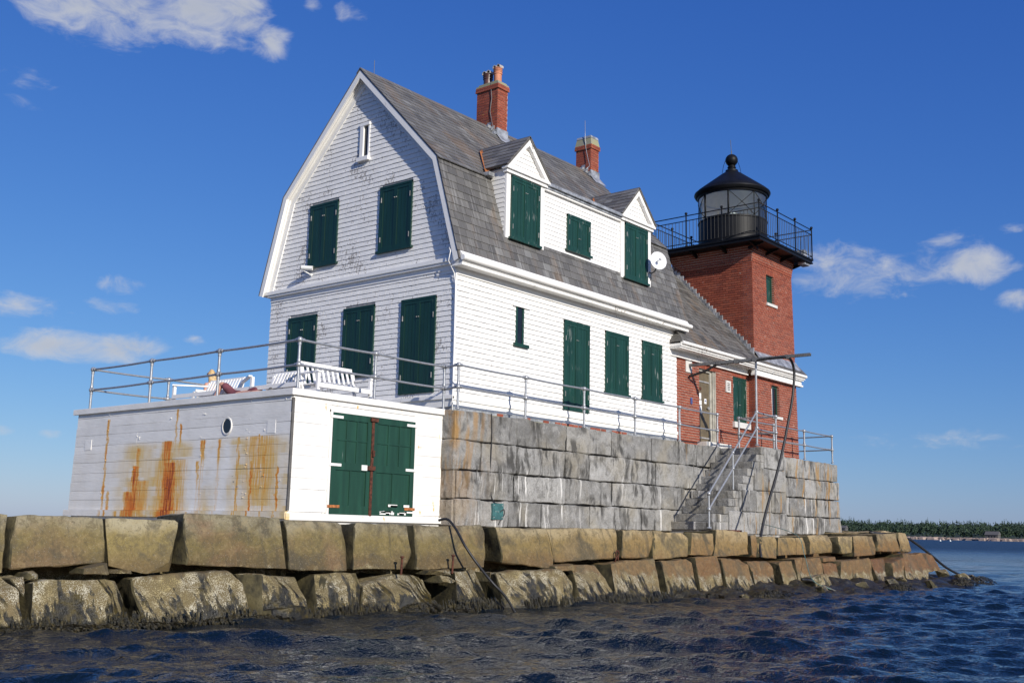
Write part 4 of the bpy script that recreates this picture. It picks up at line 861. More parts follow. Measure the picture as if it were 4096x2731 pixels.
def soldier(place, u0, u1, z, out, h=.20):
    n = max(3, int((u1-u0)/.077)); w_ = (u1-u0)/n
    for i in range(n): out.append(place(u0+w_*(i+.5), z+h/2, w_-.011, h-.012))
pw = lambda u, z, w_, h: ((u, WY+.008+random.uniform(-.002, .002), z), (w_, 0, 0), (0, .022, 0), (0, 0, h))
OPW2 = OPW[:2] + [(10.60, 11.95, 6.13, 6.33), (12.68, 13.66, 6.14, 6.34)]
brick_wall(pw, lambda z: WX0, lambda z: WX1, 3.775, 6.30, OPW2, bk)
soldier(pw, 10.60, 11.95, 6.13, bk, .15); soldier(pw, 12.68, 13.66, 6.14, bk, .15)
pieces('brick', bk, wg, 'brick', 'box', 300, 'brick_field')
# frieze, cornice, gutter (run on past the tower)
mb = MB(); mb.box(8.96, 13.62, -.03, .04, 6.285, 6.46); mb.box(8.96, 13.62, -.05, .04, 6.27, 6.30); mb.box(8.92, 17.0, -.36, .04, 6.455, 6.50); mb.box(8.90, 17.03, -.40, .04, 6.50, 6.58); mb.box(13.55, 16.96, -.29, -.19, 6.28, 6.46); mb.box(13.50, 17.0, -.33, -.19, 6.26, 6.32)
mb.build('cornice', 'white_worn', wg)
mb = MB(); mb.tube([(8.92, -.42, 6.60), (17.04, -.42, 6.60)], .055, 10); mb.build('gutter', 'white_worn', wg, True, sharp=40)
frus_ = MB(); frus(frus_, 8.90, 9.34, -.44, .1, 6.63, 6.90, .19); frus_.build('cornice_return', 'slate', wg)
RW0, RW1 = (-.44, 6.66), (CY, 10.42)
def wstrip(mb, a, b2, d0, d1, x0, x1):
    v = Vector((b2[0]-a[0], b2[1]-a[1])).normalized(); n = Vector((v.y, -v.x)) if b2[0] > a[0] else Vector((-v.y, v.x))
    q = lambda p, d: (x0, p[0]+n.x*d, p[1]+n.y*d); mb.prism([q(a, d0), q(b2, d0), q(b2, d1), q(a, d1)], (x1-x0, 0, 0))
mb = MB(); wstrip(mb, RW0, RW1, .004, .06, 9.1, 13.78); wstrip(mb, (2*CY+.44, 6.66), RW1, .0, .06, 9.1, 13.78); mb.build('roof_deck', 'dark_gap', wg)
ws = []; slates(RW0, RW1, 9.05, 13.80, .0, lambda x, y, z: False, ws, ln=.19); pieces('roof_slate', ws, wg, 'slate_wing', 'wedge', 300, 'slate_field')
mb = MB(); mb.prism([(9.3, .0, 6.6), (9.3, CY, 10.36), (9.3, 2*CY, 6.6)], (4.4, 0, 0)); mb.build('gable_core', 'dark_gap', wg)
mb = MB()
mb.prism([(13.76, -.46, 6.66), (13.76, -.17, 6.96), (13.76, -.17, 6.6)], (3.3, 0, 0)); mb.build('skirt_roof', 'slate_wing', wg)
mb = MB(); mb.prism([(13.78, -.40, 6.755), (13.78, -.20, 7.06), (13.78, -.18, 7.06), (13.78, -.38, 6.74)], (2.98, 0, 0)); mb.build('lead_apron', 'lead', wg)
y = -.18; mb = MB()
while y < 2.9:
    zc = RW0[1]+(y-RW0[0])*(RW1[1]-RW0[1])/(RW1[0]-RW0[0]); mb.box(13.725, 13.775, y, y+.13, zc-.02, zc+.24+random.uniform(-.02, .03)); y += .12
mb.build('stepped_flashing', 'lead', wg)
# door in its deep reveal
mb = MB(); mb.box(10.655, 10.70, .08, .38, 3.98, 6.12); mb.box(11.44, 11.54, .12, .38, 3.98, 6.12); mb.box(11.54, 11.60, .075, .38, 3.98, 6.11); mb.box(11.60, 11.655, .05, .38, 3.98, 6.10); mb.box(10.70, 11.44, .10, .4, 6.07, 6.12); dr = mb.build('door_frame', 'frame_stone', wg)
mb = MB(); mb.box(10.70, 11.44, .16, .20, 3.98, 6.08); mb.box(10.66, 11.65, .40, .44, 3.99, 6.12); lf = mb.build('door', 'door_tan', wg)
mb = MB(); mb.box(10.72, 11.42, .135, .16, 5.76, 5.80); mb.box(10.72, 11.42, .135, .16, 4.10, 4.14); mb.box(11.33, 11.40, .11, .16, 4.98, 5.06); mb.tube([(11.36, .12, 5.02), (11.25, .10, 5.02)], .015, 6); mb.build('door_hardware', 'steel_hinge', lf)
MB().lathe([(.001, 0), (.05, 0), (.05, .02), (.001, .02)], (0, 0, 0), 12).build('porthole', 'rust_iron', lf).matrix_basis = Matrix.Translation(Vector((10.93, .160, 5.56))-Vector((11.5, 1.5, 3.77))+Vector((11.5, 1.5, 3.77))) @ Matrix.Rotation(math.pi/2, 4, 'X')
for (a, b2, c, d) in ((10.76, 10.97, 5.25, 5.43), (10.78, 10.99, 5.08, 5.22), (10.76, 11.0, 4.92, 5.06), (11.16, 11.28, 5.14, 5.29), (10.93, 11.02, 4.83, 4.91)): MB().box(a, b2, .150, .158, c, d).build('notice', 'paper', lf)
MB().box(11.19, 11.25, .147, .1495, 5.20, 5.25).build('notice_mark', 'print_blue', lf)
MB().box(10.5, 12.0, -.28, .1, 3.775, 3.97).build('door_step', 'sill_stone', wg)
shutter(wg, ('S', .10), 12.73, 13.62, 4.76, 6.13, 'green_shutter', False, frame=.04)
MB().box(12.66, 13.72, -.05, .2, 4.57, 4.745).build('window_sill', 'sill_stone', wg)
mb = MB(); mb.box(12.22, 12.51, -.012, WY, 5.60, 5.95); vt = mb.build('wall_vent', 'sill_stone', wg)
for k in range(5): MB().box(12.29, 12.44, -.016, -.011, 5.66+k*.05, 5.685+k*.05).build('slot', 'dark_gap', vt)
MB().box(9.86, 10.20, .005, WY, 5.92, 6.27).build('anchor_plate', 'sill_stone', wg)
MB().box(10.12, 10.20, .0, WY, 5.02, 5.2).build('blue_tag', 'print_blue', wg)

# ------------------------------------------------------------------ light tower
tw = thing('light_tower', (15.28, 1.32, 3.77), 'square red brick tower carrying a black lantern and gallery', 'lighthouse')
TC = (15.28, 1.325)
def th(z): return 1.535-(z-3.8)*.0135 if z < 10.0 else 1.451+min(1, (z-10.0)/.55)*.09
mb = MB()
def tyq(u, z): return (u, TC[1]-th(z)+.012, z)
def panel(mb, u0, u1, z0, z1):
    f0 = (lambda z: TC[0]-th(z)+.014) if u0 is None else (lambda z: u0); f1 = (lambda z: TC[0]+th(z)-.014) if u1 is None else (lambda z: u1)
    P = [tyq(f0(z0), z0), tyq(f1(z0), z0), tyq(f1(z1), z1), tyq(f0(z1), z1)]; mb.prism(P, (0, .34, 0))
for q in ((None, 14.80, 3.7, 9.98), (15.47, None, 3.7, 9.98), (14.80, 15.47, 3.7, 5.12), (14.80, 14.92, 5.12, 6.11), (14.80, 15.47, 6.11, 8.79), (15.36, 15.47, 8.79, 9.74), (14.80, 15.47, 9.74, 9.98)): panel(mb, *q)
for za, zb in ((3.7, 9.98), (9.98, 10.53)):
    a, b2 = th(za)-.012-(.26 if za < 9 else 0), th(zb)-.012-(.26 if za < 9 else 0); mb.add([(TC[0]-a, TC[1]-a, za), (TC[0]+a, TC[1]-a, za), (TC[0]+a, TC[1]+a, za), (TC[0]-a, TC[1]+a, za), (TC[0]-b2, TC[1]-b2, zb), (TC[0]+b2, TC[1]-b2, zb), (TC[0]+b2, TC[1]+b2, zb), (TC[0]-b2, TC[1]+b2, zb)],
        [(0,3,2,1),(4,5,6,7),(0,1,5,4),(1,2,6,5),(2,3,7,6),(3,0,4,7)])
mb.build('wall_core', 'mortar', tw)
OPT = [(14.80, 15.36, 8.79, 9.74), (14.92, 15.47, 5.12, 6.11)]
tb = []
tyf = lambda z: TC[1]-th(z)
ptS = lambda u, z, w_, h: ((u, tyf(z)+.008+random.uniform(-.002, .002)-(.012 if abs(z-10.02) < .04 else 0), z), (w_, 0, 0), (0, .024, 0), (0, 0, h))
ptW = lambda u, z, w_, h: ((TC[0]-th(z)+.008+random.uniform(-.002, .002)-(.012 if abs(z-10.02) < .04 else 0), u, z), (0, -w_, 0), (.024, 0, 0), (0, 0, h))
OPT2 = OPT + [(14.72, 15.44, 9.74, 9.92)]
brick_wall(ptS, lambda z: TC[0]-th(z), lambda z: TC[0]+th(z), 3.775, 10.52, OPT2, tb); soldier(ptS, 14.72, 15.44, 9.74, tb, .165); soldier(ptS, 14.84, 15.55, 6.11, tb, .15)
brick_wall(ptW, lambda z: TC[1]-th(z), lambda z: TC[1]+th(z), 6.6, 10.52, [], tb)
brick_wall(ptW, lambda z: TC[1]-th(z), lambda z: .05, 3.775, 6.30, [], tb)
pieces('brick', tb, tw, 'brick', 'box', 300, 'brick_field')
for (a, b2, c, d), gz in zip(OPT, (0, 1)):
    y = tyf((c+d)/2)
    y += .08; mb = MB(); mb.box(a, a+.07, y, y+.07, c, d); mb.box(b2-.07, b2, y, y+.07, c, d); mb.box(a+.07, b2-.07, y+.002, y+.07, d-.08, d)
    wn = mb.build('window', 'green_shutter', tw)
    if gz: MB().box(a+.08, a+.15, y-.02, y+.01, c, d-.1).build('white_sash', 'white_trim', wn)
    MB().box(a+.06, b2-.06, y+.02, y+.06, c, d-.07).build('leaf', 'green_shutter' if not gz else 'window_dark', wn)
    rv = []; z = c; y -= .08
    while z < d-.03:
        for e_, s_ in ((a-.010, 1), (b2+.010, -1)): rv.append(((e_, y+.055, z+.038), (.022, 0, 0), (0, .10, 0), (0, 0, .058)))
        z += .0757
    pieces('reveal_brick', rv, tw, 'brick')
    MB().box(a-.06, b2+.12, y-.06, y+.2, c-.09, c).build('window_sill', 'sill_stone', tw)
# gallery
GH, GZ = 1.97, 10.53; gx0, gx1, gy0, gy1 = TC[0]-.03-GH, TC[0]-.03+GH, TC[1]-.035-GH, TC[1]-.035+GH
mb = MB(); mb.box(gx0, gx1, gy0, gy1, GZ, GZ+.11); mb.box(gx0-.03, gx1+.03, gy0-.03, gy1+.03, GZ+.075, GZ+.13); mb.box(gx0-.02, gx1+.02, gy0-.02, gy1+.02, GZ-.03, GZ+.01)
gl = mb.build('gallery_deck', 'iron_black', tw)
for k in range(4):
    u = gx0+.35+k*(2*GH-.7)/3; MB().bar((u, gy0+.05, GZ-.02), (u, TC[1]-1.44, GZ-.16), .06, .10).build('bracket', 'iron_black', gl)
    u = gy0+.35+k*(2*GH-.7)/3; MB().bar((gx0+.05, u, GZ-.02), (TC[0]-1.44, u, GZ-.16), .06, .10).build('bracket', 'iron_black', gl)
corners = [(gx0, gy0), (gx1, gy0), (gx1, gy1), (gx0, gy1)]; Zd = GZ+.12
done = set()
for i in range(4):
    a, b2 = Vector(corners[i]), Vector(corners[(i+1) % 4])
    for k in range(3):
        p = a.lerp(b2, k/3); mb = MB(); mb.tube([(p.x, p.y, Zd), (p.x, p.y, 11.72)], .024, 8); mb.ball((p.x, p.y, 11.775), .05, 10); mb.lathe([(.045, 0), (.03, .05)], (p.x, p.y, Zd), 8)
        mb.build('gallery_post', 'iron_black', tw, True, sharp=40)
    for zz, r_ in ((11.70, .017), (11.53, .015), (10.76, .015)): mb = MB(); mb.tube([(a.x, a.y, zz), (b2.x, b2.y, zz)], r_, 6); mb.build('gallery_rail', 'iron_black', tw, True)
    for k in range(3):
        for j in range(1, 10):
            p = a.lerp(b2, (k+j/10)/3); mb = MB(); mb.tube([(p.x, p.y, 10.76), (p.x, p.y, 11.53)], .0085, 5, False); mb.build('baluster', 'iron_black', tw)
mb = MB(); mb.box(gx1-.5, gx1-.1, gy0+.05, gy0+.3, GZ-.12, GZ-.035); mb.box(gx1-.45, gx1-.2, gy0+.1, gy0+.35, Zd+.0, Zd+.28); mb.build('gallery_light', 'lead', tw)
# lantern
LC = (TC[0]-.0, TC[1]-.03, 0)
prof = [(1.19, Zd-.01), (1.19, Zd+.1), (1.155, Zd+.13), (1.155, 11.74), (1.175, 11.76), (1.175, 11.80), (1.14, 11.82)]
mb = MB(); mb.lathe(prof, LC, 40); ln_ = mb.build('lantern_drum', 'iron_black', tw, True, sharp=35)
vd = math.atan2(CAM.y-LC[1], CAM.x-LC[0])   # towards the boat
pa = [vd+math.radians(6.5+45*k) for k in range(8)]
# compass sense: to the left in the picture is clockwise from above, so bars run the other way round
pa = [vd-math.radians(6.5)+math.radians(45*k) for k in range(8)]
for k in range(8):
    a0, a1 = pa[k], pa[(k+1) % 8]
    if a1 < a0: a1 += 2*math.pi
    mb = MB(); mb.lathe([(1.135, 11.81), (1.135, 12.66)], LC, 6, a0, a1); mb.build('lantern_pane', 'glass', tw, True)
    bars = MB(); R_ = 1.148; q = lambda a, z: (LC[0]+R_*math.cos(a), LC[1]+R_*math.sin(a), z)
    thick = .026 if k in (0, 7) else .010
    bars.tube([q(a0, 11.81), q(a0, 12.68)], .030 if k in (0, 7) else .011, 6)
    if k != 7:
        N = 8
        bars.tube([q(a0+(a1-a0)*j/N, 11.83+.82*j/N) for j in range(N+1)], .010, 5); bars.tube([q(a0+(a1-a0)*j/N, 12.65-.82*j/N) for j in range(N+1)], .010, 5)
    bars.build('glazing_bar', 'iron_black', tw, True)
rp = [(1.13, 12.64), (1.17, 12.65), (1.19, 12.70), (1.24, 12.72), (1.27, 12.76), (1.29, 12.80), (1.28, 12.84), (1.22, 12.87), (1.19, 12.92), (.95, 13.10), (.6, 13.36), (.36, 13.54), (.23, 13.62), (.215, 13.66), (.215, 13.69), (.14, 13.72), (.125, 13.76), (.15, 13.785), (.15, 13.80), (.12, 13.82), (.13, 13.86)]
mb = MB(); mb.lathe(rp, LC, 48); rf = mb.build('lantern_roof', 'iron_black', tw, True, sharp=30)
mb = MB(); mb.lathe([(1.13, 12.63), (.9, 12.7), (.3, 13.2), (.01, 13.3)], LC, 24); mb.build('lantern_ceiling', 'lantern_inner', rf, True)
mb = MB(); mb.ball((LC[0], LC[1], 14.06), .215, 24); mb.build('vent_ball', 'iron_black', rf, True)
mb = MB(); mb.tube([(LC[0], LC[1], 14.25), (LC[0], LC[1], 14.4)], .02, 6); mb.tube([(LC[0], LC[1], 14.35), (LC[0]-.02, LC[1]+.02, 14.8)], .010, 6); mb.build('lightning_rod', 'dark_steel', rf)
for s_ in (-1, 1):
    mb = MB(); ux, uy = .77*s_, -.62*s_; mb.tube([(LC[0]+.05*ux, LC[1]+.05*uy, 14.27), (LC[0]+.22*ux, LC[1]+.22*uy, 14.05), (LC[0]+.30*ux, LC[1]+.30*uy, 13.85), (LC[0]+.36*ux, LC[1]+.36*uy, 13.56)], .008, 5); mb.build('conductor_wire', 'iron_black', rf)
mb = MB(); mb.lathe([(.10, 11.4), (.10, 11.85), (.18, 11.87), (.20, 12.0), (.17, 12.15), (.05, 12.2), (.001, 12.2)], LC, 16); mb.build('beacon', 'lens_pale', tw, True)
mb = MB(); mb.lathe([(1.12, 11.5), (.01, 11.5)], LC, 24); mb.build('lantern_floor', 'lantern_inner', tw)
mb = MB(); mb.lathe([(1.06, 11.95), (1.06, 12.62)], LC, 20, vd+math.pi-1.0, vd+math.pi+1.35); mb.build('lantern_curtain', 'lantern_inner', tw, True)
# ------------------------------------------------------------------ boat shed
bh = thing('boat_shed', (-2.6, 3.3, 1.5), 'white timber boat shed, rust streaked, with green double doors and deck on top', 'shed')
BX0, BX1, BY0, BY1 = -4.58, -.64, -.33, 7.0
MB().box(BX0+.02, BX1, BY0+.02, BY1, 1.4, 3.66).build('wall_core', 'white_worn', bh)
ZP = [1.60, 1.81, 2.00, 2.20, 2.37, 2.60, 2.79, 2.96, 3.19, 3.36, 3.57, 3.68]
def wavy(name, axis, u0, u1, z0, z1, out, seed, mat='white_plank', parent=bh):
    n = max(2, int((u1-u0)/.16)); V = []; F = []
    for i in range(n+1):
        u = u0+(u1-u0)*i/n; e = mnoise.noise(Vector((u*1.1, seed, 0)))*.010; f2 = mnoise.noise(Vector((u*1.1, seed+5.5, 0)))*.010; o1 = out+mnoise.noise(Vector((u*.7, seed*2.1, 3)))*.006
        za, zb = z0+.001+e*.35, z1-.0015+f2*.35
        for d, z in ((o1-.05, za), (o1-.003, za), (o1, za+.004), (o1+.001, (za+zb)/2), (o1, zb-.004), (o1-.003, zb), (o1-.05, zb)):
            V.append((BX0-d, u, z) if axis == 'x' else (u, BY0-d, z))
    for i in range(n):
        for j in range(6): a = i*7+j; F.append((a, a+7, a+8, a+1))
    F += [tuple(range(7)), tuple(range(n*7, n*7+7))[::-1]]
    return MB().add(V, F).build(name, mat, parent, True, sharp=30)
for i, (a, b2) in enumerate(zip(ZP[:-1], ZP[1:])):
    br_ = [-.31, 7.0+.012*(11-i)*.8]
    if i % 3 == 1: br_ = [-.31, 4.6, br_[1]]
    for u0, u1 in zip(br_[:-1], br_[1:]): wavy('plank', 'x', u0, u1-.004, a, b2, .0025*((i*7) % 3), i+u0)
DX0, DX1, DZ0, DZ1 = -3.63, -1.46, 1.57, 3.44
for i, (a, b2) in enumerate(zip(ZP[:-1], ZP[1:])):
    if a > DZ1-.06: wavy('plank', 'y', BX0+.02, BX1, a, b2, .002, 40+i)
    else: wavy('plank', 'y', BX0+.02, DX0-.02, a, b2, .002, 40+i); wavy('plank', 'y', DX1+.02, BX1, a, b2, .002, 60+i)
wavy('skirt_board', 'x', -.36, 7.2, 1.47, 1.60, .06, 91); wavy('skirt_board', 'y', BX0-.05, BX1, 1.45, 1.575, .05, 92)
wavy('cap_board', 'x', -.39, 7.14, 3.665, 3.785, .055, 93); wavy('cap_board', 'y', BX0-.05, BX1, 3.665, 3.785, .055, 94)
MB().box(BX0-.02, BX1+.05, BY0-.02, 7.05, 3.70, 3.775).build('deck', 'wood_deck', bh)
mb = MB(); mb.box(BX0-.008, BX0+.03, 6.36, 6.62, 2.88, 3.10); mb.build('patch', 'white_plank', bh); mb = MB(); mb.box(BX0-.009, BX0+.03, .10, .34, 3.0, 3.24); mb.build('patch', 'white_plank', bh)
def ring(name, c, r0, r1, d0, d1, mat, n=24):
    V = []; F = []
    for k in range(n):
        a = 2*math.pi*k/n
        for r_, d in ((r0, d0), (r1, d0), (r1, d1), (r0, d1)): V.append((c[0]-d, c[1]+r_*math.cos(a), c[2]+r_*1.12*math.sin(a)))
    for k in range(n):
        for j in range(4): a = k*4+j; b2 = ((k+1) % n)*4+j; a2 = k*4+(j+1) % 4; b3 = ((k+1) % n)*4+(j+1) % 4; F.append((a, b2, b3, a2))
    return MB().add(V, F).build(name, mat, bh, True, sharp=35)
ph = ring('porthole', (BX0, 1.54, 3.185), .128, .15, 0, .02, 'white_plank')
mb = MB(); mb.add([(BX0-.012, 1.54+.12*math.cos(2*math.pi*k/20), 3.185+.134*math.sin(2*math.pi*k/20)) for k in range(20)], [tuple(range(20))]); mb.build('pane', 'window_dark', ph)
rr = random.Random(9); mb = MB()
for k in range(46):
    y = rr.choice((5.75, 4.55, 3.45, 2.3, .9, .4, -.15))+rr.uniform(-.06, .06); z = rr.choice(ZP[1:-1])+rr.uniform(.03, .16); mb.ball((BX0-.012, y, z), rr.uniform(.006, .012), 6)
mb.build('bolt_heads', 'white_plank', bh)['kind'] = 'stuff'
# doors
mb = MB(); mb.box(DX0-.06, DX0-.005, BY0-.03, BY0+.05, DZ0-.05, DZ1+.05); mb.box(DX1+.005, DX1+.06, BY0-.03, BY0+.05, DZ0-.05, DZ1+.05); mb.box(DX0-.06, DX1+.06, BY0-.032, BY0+.05, DZ1+.004, DZ1+.06); mb.build('door_casing', 'white_plank', bh)
MX = -2.62
for k, (a, b2) in enumerate(((DX0, MX-.02), (MX+.02, DX1))):
    mb = MB(); mb.box(a+.003, b2-.003, BY0-.012, BY0+.04, DZ0, DZ1)
    zm = 2.46
    def bar_(x0, x1, z0, z1, d=.034): mb.box(x0, x1, BY0-d, BY0-.010, z0, z1)
    bar_(a+.003, a+.11, DZ0, DZ1); bar_(b2-.11, b2-.003, DZ0, DZ1); bar_(a+.11, b2-.11, DZ0, DZ0+.17); bar_(a+.11, b2-.11, DZ1-.12, DZ1); bar_(a+.11, b2-.11, zm-.07, zm+.07)
    w_ = (b2-a-.22)/3
    for j in (1, 2): bar_(a+.11+w_*j-.014, a+.11+w_*j+.014, zm+.07, DZ1-.12, .026)
    zq = (zm+DZ1)/2; bar_(a+.11, b2-.11, zq-.014, zq+.014, .025)
    bar_((a+b2)/2-.02, (a+b2)/2+.02, DZ0+.17, zm-.07, .026)
    dl = mb.build('door', 'green_door', bh)
    for zz, mt in ((DZ1-.075, 'white_trim'), (2.48, 'white_trim'), (1.72, 'rust_orange')):
        x0, x1 = (a-.05, a+.24) if k == 0 else (b2-.24, b2+.05); MB().box(x0, x1, BY0-.045, BY0-.036, zz-.025, zz+.025).build('strap_hinge', mt, dl)
    if k == 1:
        rr = random.Random(2)
        for q_ in range(14): x = rr.uniform(a+.1, b2-.2); z = rr.choice((1.64, 1.75, 1.60)); MB().box(x, x+rr.uniform(.05, .3), BY0-.0365, BY0-.0345, z, z+rr.uniform(.015, .05)).build('bare_patch', 'white_worn', dl)
mb = MB(); mb.box(MX-.032, MX+.032, BY0-.05, BY0-.0, DZ0-.01, DZ1-.04); ab = mb.build('astragal', 'rust_iron', bh)
MB().box(BX0-.004, BX0+.05, BY0-.012, BY0+.016, 1.62, 3.62).build('corner_shade_strip', 'dark_gap', bh)  # solid dark strip, its colour standing in for the shade of an open corner joint
for q_ in ((MX-.08, MX+.10, BY0-.08, BY0-.05, DZ1-.09, DZ1-.02), (MX-.12, MX+.06, BY0-.085, BY0-.05, 2.42, 2.50), (MX-.02, MX+.03, BY0-.09, BY0-.05, 2.68, 2.80)): MB().box(*q_).build('hasp', 'rust_iron', ab)
MB().box(MX-.26, MX-.12, BY0-.05, BY0-.036, 2.41, 2.51).build('hasp_plate', 'white_trim', ab)

# ------------------------------------------------------------------ pipe railings
def post(mb, p, h, mid, balls=True):
    x, y, z = p; mb.tube([(x, y, z), (x, y, z+h)], .027, 10); mb.lathe([(.05, 0), (.05, .02), (.03, .04)], (x, y, z), 10)
    for zz in (mid, h):
        mb.ball((x, y, z+zz), .056, 12); mb.lathe([(.034, -.10), (.036, -.05)], (x, y, z+zz), 10); 
        if zz == mid: mb.lathe([(.036, .05), (.034, .10)], (x, y, z+zz), 10)
def railing(label, pts, links, h=.92, mid=.46, grp=None, name='pipe_railing'):
    c = pts[len(pts)//2]; r_ = thing(name, c, label, 'railing', grp)
    for p in pts: mb = MB(); post(mb, p, h, mid); mb.build('post', 'galvanised', r_, True, sharp=40)
    for a, b2 in links:
        A3 = Vector(a if not isinstance(a, int) else pts[a]); B3 = Vector(b2 if not isinstance(b2, int) else pts[b2])
        for zz in (mid, h):
            n = 8; sag = .012; P = [A3.lerp(B3, k/n)+Vector((0, 0, zz-sag*4*(k/n)*(1-k/n))) for k in range(n+1)]
            mb = MB(); mb.tube(P, .0225, 10); d = (B3-A3).normalized(); 
            for e, s_ in ((A3, 1), (B3, -1)): q = e+Vector((0, 0, zz)); mb.tube([q+d*.04*s_, q+d*.10*s_], .034, 10)
            mb.build('rail', 'galvanised', r_, True, sharp=40)
    return r_
zb = 3.79
railing('galvanised pipe railing round the deck of the white boat shed', [(-2.45, 6.90, zb), (-4.38, 6.92, zb), (-4.38, 4.58, zb), (-4.38, 2.22, zb), (-4.38, -.20, zb), (-2.47, -.20, zb), (-.49, -.20, zb)], [(0, 1), (1, 2), (2, 3), (3, 4), (4, 5), (5, 6), (6, (-.55, -.64, zb)), (0, (-.6, 6.88, zb))])
railing('long galvanised pipe railing along the foundation edge in front of the white house', [(-.54, -.65, zb), (1.70, -.65, zb), (3.94, -.65, zb), (6.16, -.65, zb), (8.36, -.65, zb), (10.45, -.65, zb)], [(i, i+1) for i in range(5)])
r3 = railing('galvanised pipe railing before the tower, turning round the far end of the terrace', [(11.66, -.70, zb), (13.93, -.70, zb), (16.15, -.70, zb), (18.36, -.70, zb), (18.36, 1.7, zb), (18.36, 4.1, zb)], [(i, i+1) for i in range(5)])
LP_ = (11.52, -1.93, 3.765); MP = (10.20, -2.0, 3.765)
railing('short pipe railing on the outer landing at the head of the stair', [LP_], [(0, MP), (0, (11.66, -.70, 3.79))])
sr = thing('stair_handrail', (8.6, -2.0, 2.4), 'sloping double pipe handrail on the outer edge of the granite stair', 'handrail')
b0 = Vector((7.50, -1.99, 1.50)); t0 = b0+Vector((.0, 0, .86)); m0 = b0+Vector((.0, 0, .47)); tt = Vector(MP)+Vector((0, 0, .92)); tm = Vector(MP)+Vector((0, 0, .48))
f_ = (8.80-b0.x)/(MP[0]-b0.x)
for a, b2 in ((t0, tt), (m0, tm)):
    mb = MB(); mb.tube([a, b2], .025, 10); mb.build('rail', 'galvanised', sr, True, sharp=40)
mb = MB(); mb.tube([b0, t0], .027, 10); mb.ball(t0, .056, 12); mb.ball(m0, .056, 12); mb.lathe([(.07, 0), (.05, .03)], b0, 10); mb.build('post', 'galvanised', sr, True, sharp=40)
pm = t0.lerp(tt, f_); pl_ = m0.lerp(tm, f_); mb = MB(); mb.tube([(8.80, -1.99, 2.52), pm], .025, 10); mb.ball(pm, .05, 12); mb.ball(pl_, .05, 12); mb.build('post', 'galvanised', sr, True, sharp=40)

# mast, beam and hose
ms = thing('hose_gantry', MP, 'dark steel beam on a pole by the stair, running out from the brick wing', 'gantry')
BZ = 6.13; BXm = 10.05
mb = MB(); mb.tube([MP, (10.15, -2.03, BZ-.06)], .03, 10); mb.ball((MP[0], MP[1], MP[2]+.92), .06, 12); mb.ball((MP[0], MP[1], MP[2]+.48), .06, 12); mb.lathe([(.075, 0), (.05, .03)], MP, 10); mb.build('pole', 'galvanised', ms, True, sharp=40)
mb = MB(); mb.box(BXm-.035, BXm+.035, -3.68, .02, BZ-.005, BZ+.03); mb.box(BXm-.04, BXm-.03, -3.68, .02, BZ-.045, BZ+.035); mb.box(BXm+.03, BXm+.04, -3.68, .02, BZ-.045, BZ+.035); mb.build('beam', 'dark_steel', ms)
for y in (-.95, -1.5, -2.05, -3.02): mb = MB(); mb.box(BXm-.05, BXm+.05, y-.06, y+.06, BZ-.07, BZ+.042); mb.build('clamp', 'dark_steel', ms)
hz = thing('hose', (8, -3.2, .9), 'thick black hose hanging from the dark beam down to the granite blocks', 'hose')
def spline(P, n=8):
    P = [Vector(p) for p in P]; out = []
    for i in range(len(P)-1):
        p0, p1, p2, p3 = P[max(i-1, 0)], P[i], P[i+1], P[min(i+2, len(P)-1)]
        for k in range(n): s = k/n; out.append(0.5*((2*p1)+(p2-p0)*s+(2*p0-5*p1+4*p2-p3)*s*s+(3*p1-p0-3*p2+p3)*s**3))
    return out+[P[-1]]
mb = MB(); mb.tube(spline([(10.0, -.02, 5.80), (10.05, -.5, 5.92), (10.05, -1.0, 6.09), (10.05, -2.0, 6.10), (10.0, -2.9, 6.10), (10.15, -3.05, 6.06), (10.33, -3.06, 5.85), (10.37, -3.05, 5.55), (10.22, -3.05, 4.99), (9.96, -3.05, 4.39), (9.57, -3.05, 3.59), (9.11, -3.05, 2.82), (8.67, -3.05, 2.18), (8.24, -3.08, 1.55), (7.8, -3.22, 1.1), (7.62, -3.34, .82)]), .036, 10); mb.build('hose_line', 'rubber', hz, True)
def cable(name, pts, r_, mat, label, cat): 
    mb = MB(); mb.tube(spline(pts, 6), r_, 8); mb.build(name, mat, None, True, label=label, cat=cat)
cable('cable', [(-2.66, -2.2, 1.50), (-2.62, -2.38, 1.52), (-2.67, -2.64, 1.34), (-2.70, -2.88, 1.07), (-2.57, -3.06, .77), (-2.47, -3.34, .45), (-2.26, -3.46, .22), (-2.06, -3.55, -.1)], .023, 'rubber', 'black cable running down over the blocks below the boat shed corner', 'cable')
cable('cable', [(15.5, -3.0, 1.5), (16.7, -3.62, 1.36), (17.2, -3.75, 1.22), (17.9, -3.98, .86), (18.8, -4.1, .5), (19.6, -4.2, .28), (20.3, -4.5, .0)], .04, 'rubber', 'black cable sloping off the far end of the breakwater into the weed', 'cable')
cable('cable', [(8.55, -3.95, .30), (8.86, -4.08, .27), (9.1, -4.35, .12), (9.45, -4.75, -.1)], .035, 'rubber', 'short black cable end slipping into the water near mid breakwater', 'cable')
cable('rope', [(9.9, -2.2, 1.66), (9.6, -3.35, 1.38), (9.2, -3.75, .85), (8.62, -4.2, .30), (9.0, -4.5, .08)], .008, 'rope', 'thin teal rope trailing across the blocks below the stair', 'rope')
for (x, y, z0_, z1_), lb in (((-4.06, -2.70, .60, .90), 'rusty iron spike beside the block left of the black cable, the left one of two'), ((-2.88, -2.76, .60, .92), 'rusty iron spike just left of the black cable, the right one of two')):
    mb = MB(); mb.tube([(x, y, z0_), (x+.005, y-.01, z1_-.02)], .018, 8); mb.lathe([(.001, .02), (.035, .015), (.035, -.005), (.02, -.015)], (x+.005, y-.01, z1_-.02), 8); mb.build('iron_spike', 'rust_iron', None, True, sharp=40, label=lb, cat='spike')
